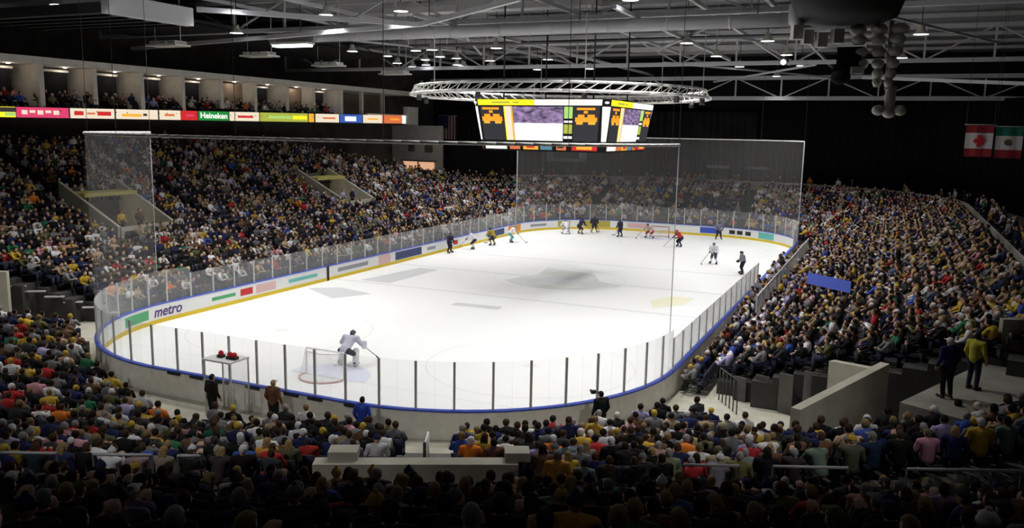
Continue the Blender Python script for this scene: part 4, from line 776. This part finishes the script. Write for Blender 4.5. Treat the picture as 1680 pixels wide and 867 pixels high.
def bias(x, y, off):
    w_ = TW.copy()
    def up(k, f): w_[TN.index(k)] *= f
    if x > 12.5 and 17 < y < 42 and off < 2.6: up('lilac', 40); up('white', 3)
    elif x > 13 and y > 20: up('gold', 1.9); up('lilac', 2.5); up('navy', 1.6); up('tan', 1.6)
    if x < -13 and y < 20 and off < 10: up('pink', 2.5); up('gold', 1.3); up('white', 1.3)
    if 8 < x < 11 and -7 < y < -3.4: up('white', 9)
    if y < 3: up('white', 1.3); up('gold', 1.6); up('olive', 1.5)
    if off == 30: up('black', 3); up('charcoal', 2.5); up('navy', 2); up('gold', .5); up('white', .5)  # darker clothes put the dimness of the upper rows into their colour
    return w_/w_.sum()
HEADC = [((.02, .015, .012), 36), ((.06, .035, .02), 24), ((.25, .17, .08), 9), ((.3, .29, .28), 7), ((.55, .38, .05), 6), ((.7, .7, .7), 8), ((.02, .02, .03), 8)]
HW_ = np.array([b_ for _, b_ in HEADC], float); HW_ /= HW_.sum()
crowd = list(crowd_extra)     # (x, y, z, yaw, variant, scale)
seats = []
cand_near = []
def rows(offs, zf, ok, s0, s1, fill=.94, dens=lambda x, y, o: 1.0, pitch=.53, dy=.36, collect=None):
    for off in offs:
        s = s0; n_ = 0
        while s < s1:
            (x, y), n = PT(s, off+dy); f = 1.0
            for i, L in enumerate(SEG):
                pass
            step = pitch if abs(n[0]) == 1 or abs(n[1]) == 1 else pitch*RC/(RC+off)
            s += step
            if not ok(x, y, off+dy) or not visible(x, y, zf(off+dy, x)+.8): continue
            z = zf(off+dy, x); yaw = math.atan2(n[0], -n[1])   # faces the ice
            seats.append((x+n[0]*.17, y+n[1]*.17, z, yaw))
            if NR.rand() > fill*dens(x, y, off): continue
            v = NR.choice([0, 0, 0, 1, 1, 2]); v = 3 if NR.rand() < .025 else v
            (collect if collect is not None else crowd).append((x+NR.normal(0, .03), y+NR.normal(0, .03), z, yaw+NR.normal(0, .16), v, NR.uniform(.93, 1.07), off))
def aisle_side(x, y):
    for ya in (13.5, 22, 30.5, 39, 47.5):
        if abs(y-ya) < .5 and abs(x) > 13: return True
    for xa in (-9.5, -1.5, 6.5):
        if y > 61 and abs(x-xa-(x*.0)) < .5: return True
    return False
rows(LOW_OFF, lambda o, x: z_side(o), lambda x, y, o: side_ok(x, y) and not aisle_side(x, y) and not in_portal(x, y-.3, o) and not in_portal(x, y+.3, o) and side_ok(x, y-.5), -6, 127,
     dens=lambda x, y, o: (.35 if (y > 61 and -1 < x < 6 and 3.5 < o < 8) else 1.0))
rows(UP_OFF, z_up, lambda x, y, o: up_ok(x, y, o) and up_ok(x, y-.4, o) and up_ok(x, y+.4, o) and not aisle_side(x, y), -20, 50, fill=.92)
rows(UR_OFF, lambda o, x: RIM_Z+.1+.25*(o-16.6), lambda x, y, o: x > 10 and 6 < y < 46, 80, 122, fill=.4)
for k, h in enumerate(NEAR_H):
    for u in np.arange(-34+.29*(k % 2), 14, .58):
        p = CAMH+FWH*(h-.05)+RTH*u; z = z_near(h, u)
        if not near_ok(p[0], p[1], OFFSET(*p)) or in_aisle(p[0], p[1]) or not visible(p[0], p[1], z+.8): continue
        q = p-FWH*.17; 
        if h > 18.7: seats.append((q[0], q[1], z, YAW))
        if NR.rand() < .95: v = NR.choice([0, 0, 0, 1, 1, 2]); v = 3 if NR.rand() < .02 else v; cand_near.append((p[0]+NR.normal(0, .03), p[1]+NR.normal(0, .03), z, YAW+NR.normal(0, .2), v, NR.uniform(.93, 1.07), float(k)))
rows([.75], lambda o, x: .05, lambda x, y, o: x > 12.5 and y > 9.3 and y < 52, 80, 123.5, dy=.1, fill=.97)
for y in np.arange(21.5, 41, .7):   # players' bench
    crowd.append((13.45+.25*NR.rand(), y, .1, PI/2+NR.normal(0, .3), 3 if NR.rand() < .4 else 0, 1.06, .4))
# people standing along the top walkway of the far end and flag side
for s in np.arange(44, 112, .62):
    if NR.rand() < .62:
        off = RIM+.6+NR.rand()*1.1; (x, y), n = PT(s, off)
        if visible(x, y, RIM_Z+1): crowd.append((x, y, RIM_Z, math.atan2(n[0], -n[1])+NR.normal(0, .4), 3, NR.uniform(.93, 1.06), off))
for y in np.arange(8, 47, .75):     # suite seats
    for x in (-30.35-.0, -30.95):
        if NR.rand() < .85: crowd.append((x-.25, y+NR.normal(0, .08), 10.9+(.25 if x < -30.5 else 0)+tilt(y)*.6-.25, -PI/2+NR.normal(0, .2), NR.choice([0, 1, 2]), 1.0, 20))
# ---- the nearest spectators: each one its own figure
indiv = []     # dicts
LAT = .66
for k, h in enumerate(UROWS):
    z = z_us(h); n = int(13.2*2/LAT); us = np.arange(-16.5+.31*(k % 2), 13.0, LAT); row = []
    for u in us:
        if h < 4.6 and abs(u) < 3.2: continue
        uu = u+NR.normal(0, .04); p = CAMH+FWH*(h-.1)+RTH*uu; px, py, d = project((p[0], p[1], z+1.0))
        if not (-25 < px < 1705 and py < 890): continue
        if NR.rand() > .93: continue
        row.append(dict(x=p[0], y=p[1], z=z, yaw=YAW+NR.normal(0, .2), px=px, d=d, row=k, off=30))
    indiv += row
print('upper section individuals', len(indiv))
near_sorted = sorted(cand_near, key=lambda c: (c[0]-CP[0])**2+(c[1]-CP[1])**2)

near_pick = near_sorted[:84]; picked = set(id(c) for c in near_pick)
def aisle_pos(c):
    px = float(project((c[0], c[1], c[2]+1))[0]); return px
by_row = {}
for c in cand_near: by_row.setdefault(round(c[6], 2), []).append(c)
FIX = [((.02, .02, .022), 'black')]
def choose(x, y, off):
    top = TN[NR.choice(len(TN), p=bias(x, y, off))]; r = NR.rand()
    if r < .42: hk, hn = 'short_hair', NR.choice(['dark', 'brown', 'brown', 'fair', 'grey'])
    elif r < .62: hk, hn = 'long_hair', NR.choice(['dark', 'brown', 'fair', 'fair'])
    elif r < .86: hk, hn = 'cap', NR.choice(['black', 'navy', 'gold' if off < 30 else 'black', 'white', 'grey', 'black', 'olive', 'charcoal'])
    else: hk, hn = 'beanie', NR.choice(['black', 'gold', 'grey', 'navy', 'white'])
    return top, hk, str(hn)
def who(top, hk, hn, noun='person'):
    g = NOUN[(len(top)+len(hn)) % 3]
    if hk == 'long_hair': return f'{hn} long-haired {noun} in {top} {g}'
    return f'{noun} in {top} {g} and {hn} ' + ('hair' if hk == 'short_hair' else hk)
NOUN = ('jacket', 'sweatshirt', 'coat')
def jit(c): return tuple(max(.004, v*NR.uniform(.75, 1.3)) for v in c)
def col_of(hk, hn): return HAIRC[hn] if 'hair' in hk else CLOTHC[hn]
TRS = [(.015, .016, .02), (.03, .035, .06), (.05, .045, .04), (.02, .025, .05)]
def place(x, y, z, yaw, top, hk, hn, label, group, pz=None, scale=None):
    c = CLOTHC[top]
    return person((x, y, z+.004), yaw, pz or NR.choice(['rest', 'rest', 'lean', 'clap', 'rest']), label, jit(c) if top != 'white' else c, hk, col_of(hk, hn), TRS[NR.randint(4)], SKIN[NR.choice(6, p=[.28, .24, .24, .16, .05, .03])], group, scale or NR.uniform(.96, 1.06))
for k in range(len(UROWS)):
    row = sorted([d for d in indiv if d['row'] == k], key=lambda d: d['px'])
    for j, d in enumerate(row):
        top, hk, hn = choose(d['x'], d['y'], 30)
        place(d['x'], d['y'], d['z'], d['yaw'], top, hk, hn, who(top, hk, hn)+f', {ORD[k]} row above guard rail, {ordn(j)} from suite end', 'spectators in the upper section')
for ro, lst in by_row.items():
    lst.sort(key=aisle_pos); left = [c for c in lst if aisle_pos(c) < 705][::-1]; right = [c for c in lst if aisle_pos(c) >= 705]; ri = len(NEAR_H)-1-int(round(ro))
    for side, l2 in (('suite', left), ('flag', right)):
        for j, c in enumerate(l2):
            if id(c) in picked:
                top, hk, hn = choose(c[0], c[1], c[6])
                place(c[0], c[1], c[2], c[3], top, hk, hn, who(top, hk, hn, 'fan')+f', {ORD[ri]} row before the aisle wall, {ordn(j)} {side}-side', 'spectators nearest the near boards', scale=c[5])
crowd += [c for c in cand_near if id(c) not in picked]
place(-.1, -1.55, 0, -.15, 'black', 'short_hair', 'dark', 'person in a black coat standing behind the goal judge booth', 'standing by the near boards', 'stand')
place(2.05, -1.0, 0, .1, 'brown', 'cap', 'tan', 'person in a brown coat leaning at the near boards beside the booth', 'standing by the near boards', 'stand')
place(5.6, -1.0, 0, .2, 'blue', 'short_hair', 'dark', 'person in a bright blue top standing at the near boards left of the aisle', 'standing by the near boards', 'stand', 1.0)['label'] = 'person in a bright blue top standing at the blue-capped near boards'
ph = place(12.2, 2.95, .0, .9, 'black', 'cap', 'black', 'photographer in black with a camera standing at the boards by the corner tunnel', 'standing by the near boards', 'stand', 1.03)
place(22.0, 2.0, 3.2, .6, 'navy', 'cap', 'white', 'person in a navy jacket walking along the concrete landing above the tunnel', 'standing by the near boards', 'stand')['group'] = 'walking on the landing'
place(22.7, 3.2, 3.2, -.6, 'gold', 'short_hair', 'dark', 'person in a gold jacket walking on the concrete landing by the end wall', 'walking on the landing', 'stand')
b = MB(); b.box((0, 0, 0), (.15, .1, .11)); ca = b.build('camera_body', M['rubber']); ca.name = 'photo_camera'; ca.location = (12.2-.38, 2.95+.3, 1.48); ca.rotation_euler = (0, 0, .9); tag(ca, 'black photo camera held by the photographer at the boards', 'camera'); l = MB().tube((0, .05, 0), (0, .17, 0), .045, n=12).build('camera_lens', M['dark_steel']); l.parent = ca

# players and officials on the ice
def stick(loc, rz, P, scale, label):
    label = ' '.join(label.split()[:15])
    w_ = np.array(P['wrist']); a = np.array([0, w_[1]-.05, w_[2]+.22]); m_ = np.array([w_[0], w_[1]+.06, w_[2]-.03]); dr = (m_-a)/np.linalg.norm(m_-a); e = a+dr*1.0
    e = np.array([m_[0]+.28, m_[1]+.62, .05])
    b = MB(); b.bar(a, m_, .03, .022).bar(m_, e, .03, .022); o = b.build('hockey_stick', M['rubber']); bl = MB().bar(e, e+np.array([-.22, .2, 0]), .012, .07).build('blade', M['rubber']); bl.parent = o
    o.location = loc; o.rotation_euler = (0, 0, rz); o.scale = (scale, scale, scale*ZS); tag(o, label, 'hockey stick', 'hockey sticks')
def player(x, y, rz, pz, jersey, pants, helmet, sock, label, name='hockey_player', st=True, scale=1.08, glove=(.02, .02, .02)):
    d = parts_for(pz); t = thing(name, label, 'person', (x, y, .012), 'players and officials', rz); t.scale = (scale, scale, scale*ZS)
    child('body', d['body'], t, RND.choice(SKIN[:4])); child('jersey', d['jacket'], t, jersey); child('pants', d['trousers'], t, pants); child('helmet', d['helmet'], t, helmet)
    for me in d['socks']: child('sock', me, t, sock)
    for me in d['gloves']: child('glove', me, t, glove)
    for me in d['skates']: child('skate', me, t, (.02, .02, .02))
    if st: stick((x, y, .012), rz, POSES[pz], scale, 'black stick of the '+label[:60].split(' with ')[0].replace('player in ', 'player in '))
    return t
W_ = (.72, .72, .78); DK = (.03, .03, .05); LV = (.30, .28, .42); TL = (.12, .4, .4); RD = (.4, .05, .05); GD = (.35, .26, .05)
gk = player(-.15, 6.25, .1, 'crouch', (.55, .53, .66), (.045, .045, .06), (.1, .1, .12), W_, 'goaltender in white jersey and pads crouching ahead of the near goal', 'goaltender', False, 1.15, W_)
P = POSES['crouch']
for s in (-1, 1):
    kn, an = np.array(X(P['knee'], s)), np.array(X(P['ankle'], s)); b = MB(); capsule(b, kn+np.array([0, .07, .14]), an+np.array([0, .07, -.05]), .13, .12, 10); me = remesh('leg_pad', b, .025, 4); me.materials.append(M['cloth']); child('leg_pad', me, gk, (.72, .72, .72))
b = MB(); w_ = np.array(X(P['wrist'], 1)); b.box(w_+np.array([0, .09, .02]), (.2, .05, .34)); o = b.build('blocker', M['white_paint']); o.parent = gk
b = MB(); b.ellip(np.array(X(P['wrist'], -1))+np.array([0, .06, 0]), (.15, .08, .16), 12, 8); o = b.build('catching_glove', M['white_paint']); o.parent = gk
stick((-.15, 6.25, .012), .1, P, 1.15, 'wide stick held by the near goaltender')
player(-11.7, 40.4, 2.0, 'skate', W_, DK, LV, W_, 'white jersey player bending by the suite side boards')
player(-11.3, 43.3, 1.2, 'skate', GD, DK, DK, GD, 'gold and black jersey player beside the suite side boards')
player(-10.8, 46.0, -1.0, 'skate', W_, TL, TL, TL, 'white and teal player nearest the orange board advert')
player(-8.8, 54.7, .6, 'crouch', W_, LV, LV, W_, 'white jersey player bent low by the gold board adverts')
player(-7.6, 55.4, -.5, 'skate', DK, DK, DK, GD, 'dark jersey player stooping next to a bent white jersey player')
player(-6.6, 56.8, .3, 'glide', DK, DK, DK, GD, 'dark jersey player upright against the gold board adverts')
player(-3.4, 55.3, 1.2, 'glide', DK, DK, DK, DK, 'dark jersey player alone in front of the pink board advert')
player(-.7, 56.0, 2.9, 'crouch', (.6, .45, .42), RD, DK, W_, 'goaltender in pale pads crouching in the distant far goal', 'goaltender', True, 1.15, W_)
player(3.3, 51.4, 2.4, 'skate', RD, DK, RD, DK, 'red and dark jersey player in the open ice before the far goal')
player(5.3, 58.8, -2.6, 'glide', (.2, .2, .3), DK, DK, DK, 'grey shirted official in dark trousers near the far boards', 'referee', False)
player(8.0, 43.0, 2.8, 'glide', W_, (.09, .09, .15), (.12, .12, .2), W_, 'white jersey player standing wide in open ice towards the flag side')
player(10.8, 39.2, 1.9, 'glide', (.22, .22, .26), DK, DK, DK, 'official in grey shirt and black trousers by the flag side bench', 'referee', False)
player(-12.4, 37.4, -1.57, 'glide', DK, DK, DK, DK, 'official in dark clothes standing tight against the suite side boards', 'referee', False)

# ---- one mass for everybody farther away, and one for the seats
def mass_mesh(name, label, items, build_item, m, cat):
    vs, fs, cs = [], [], []; k = 0
    for it in items:
        v, f, c = build_item(it); vs.append(v); fs.append(f+k); cs.append(c); k += len(v)
    V, F, C = np.vstack(vs), np.vstack(fs), np.vstack(cs)
    me = bpy.data.meshes.new(name); me.vertices.add(len(V)); me.vertices.foreach_set('co', V.astype(np.float32).ravel()); me.loops.add(F.size); me.loops.foreach_set('vertex_index', F.astype(np.int32).ravel())
    me.polygons.add(len(F)); me.polygons.foreach_set('loop_start', np.arange(0, F.size, 3, dtype=np.int32)); me.polygons.foreach_set('use_smooth', np.ones(len(F), bool))
    a = me.color_attributes.new('cloth', 'FLOAT_COLOR', 'POINT'); a.data.foreach_set('color', np.hstack([C, np.ones((len(C), 1))]).astype(np.float32).ravel())
    me.update(calc_edges=True); me.validate(); me.materials.append(m); o = bpy.data.objects.new(name, me); COL.objects.link(o); return tag(o, label, cat, kind='stuff')
SK = np.array(SKIN)
def crowd_item(c):
    x, y, z, yaw, v, sc_, off = c; V, F, PART = LOP[v]; co, si = math.cos(yaw), math.sin(yaw); ws = NR.uniform(.97, 1.14)
    Q = V*np.array([sc_*ws, sc_, sc_*ZS]); Q = np.c_[Q[:, 0]*co-Q[:, 1]*si+x, Q[:, 0]*si+Q[:, 1]*co+y, Q[:, 2]+z]
    t = np.array(CLOTHC[TN[NR.choice(len(TN), p=bias(x, y, off))]])*NR.uniform(.7, 1.3)
    pal = np.array([SK[NR.choice(6, p=[.28, .24, .24, .16, .05, .03])], t, TRS[NR.randint(4)], HEADC[NR.choice(len(HEADC), p=HW_)][0], (.03, .03, .03)])
    return Q, F, pal[PART]
mass_mesh('crowd', 'crowd packed into the far, side and lower stands all round the ice', crowd, crowd_item, M['crowd'], 'crowd')
b = MB(); b.box((0, .02, .42), (.48, .42, .05)); b.box((0, -.20, .66), (.48, .05, .5)); b.box((-.25, 0, .52), (.03, .36, .04)); b.box((0, 0, .2), (.08, .1, .4))
SV = np.array(b.v); SF = np.array([(f[0], f[i], f[i+1]) for f in b.f for i in range(1, len(f)-1)])
def seat_item(c):
    x, y, z, yaw = c; co, si = math.cos(yaw), math.sin(yaw); Q = SV*np.array([1, 1, ZS]); Q = np.c_[Q[:, 0]*co-Q[:, 1]*si+x, Q[:, 0]*si+Q[:, 1]*co+y, Q[:, 2]+z+.002]
    return Q, SF, np.tile(np.array([[.02, .024, .05]]), (len(SV), 1))
so = mass_mesh('seating_mass', 'dark folding seats under the crowd in all stands', seats, seat_item, M['seat'], 'seats'); so.name = 'stand_seats'  # all folding seats merged into one mesh
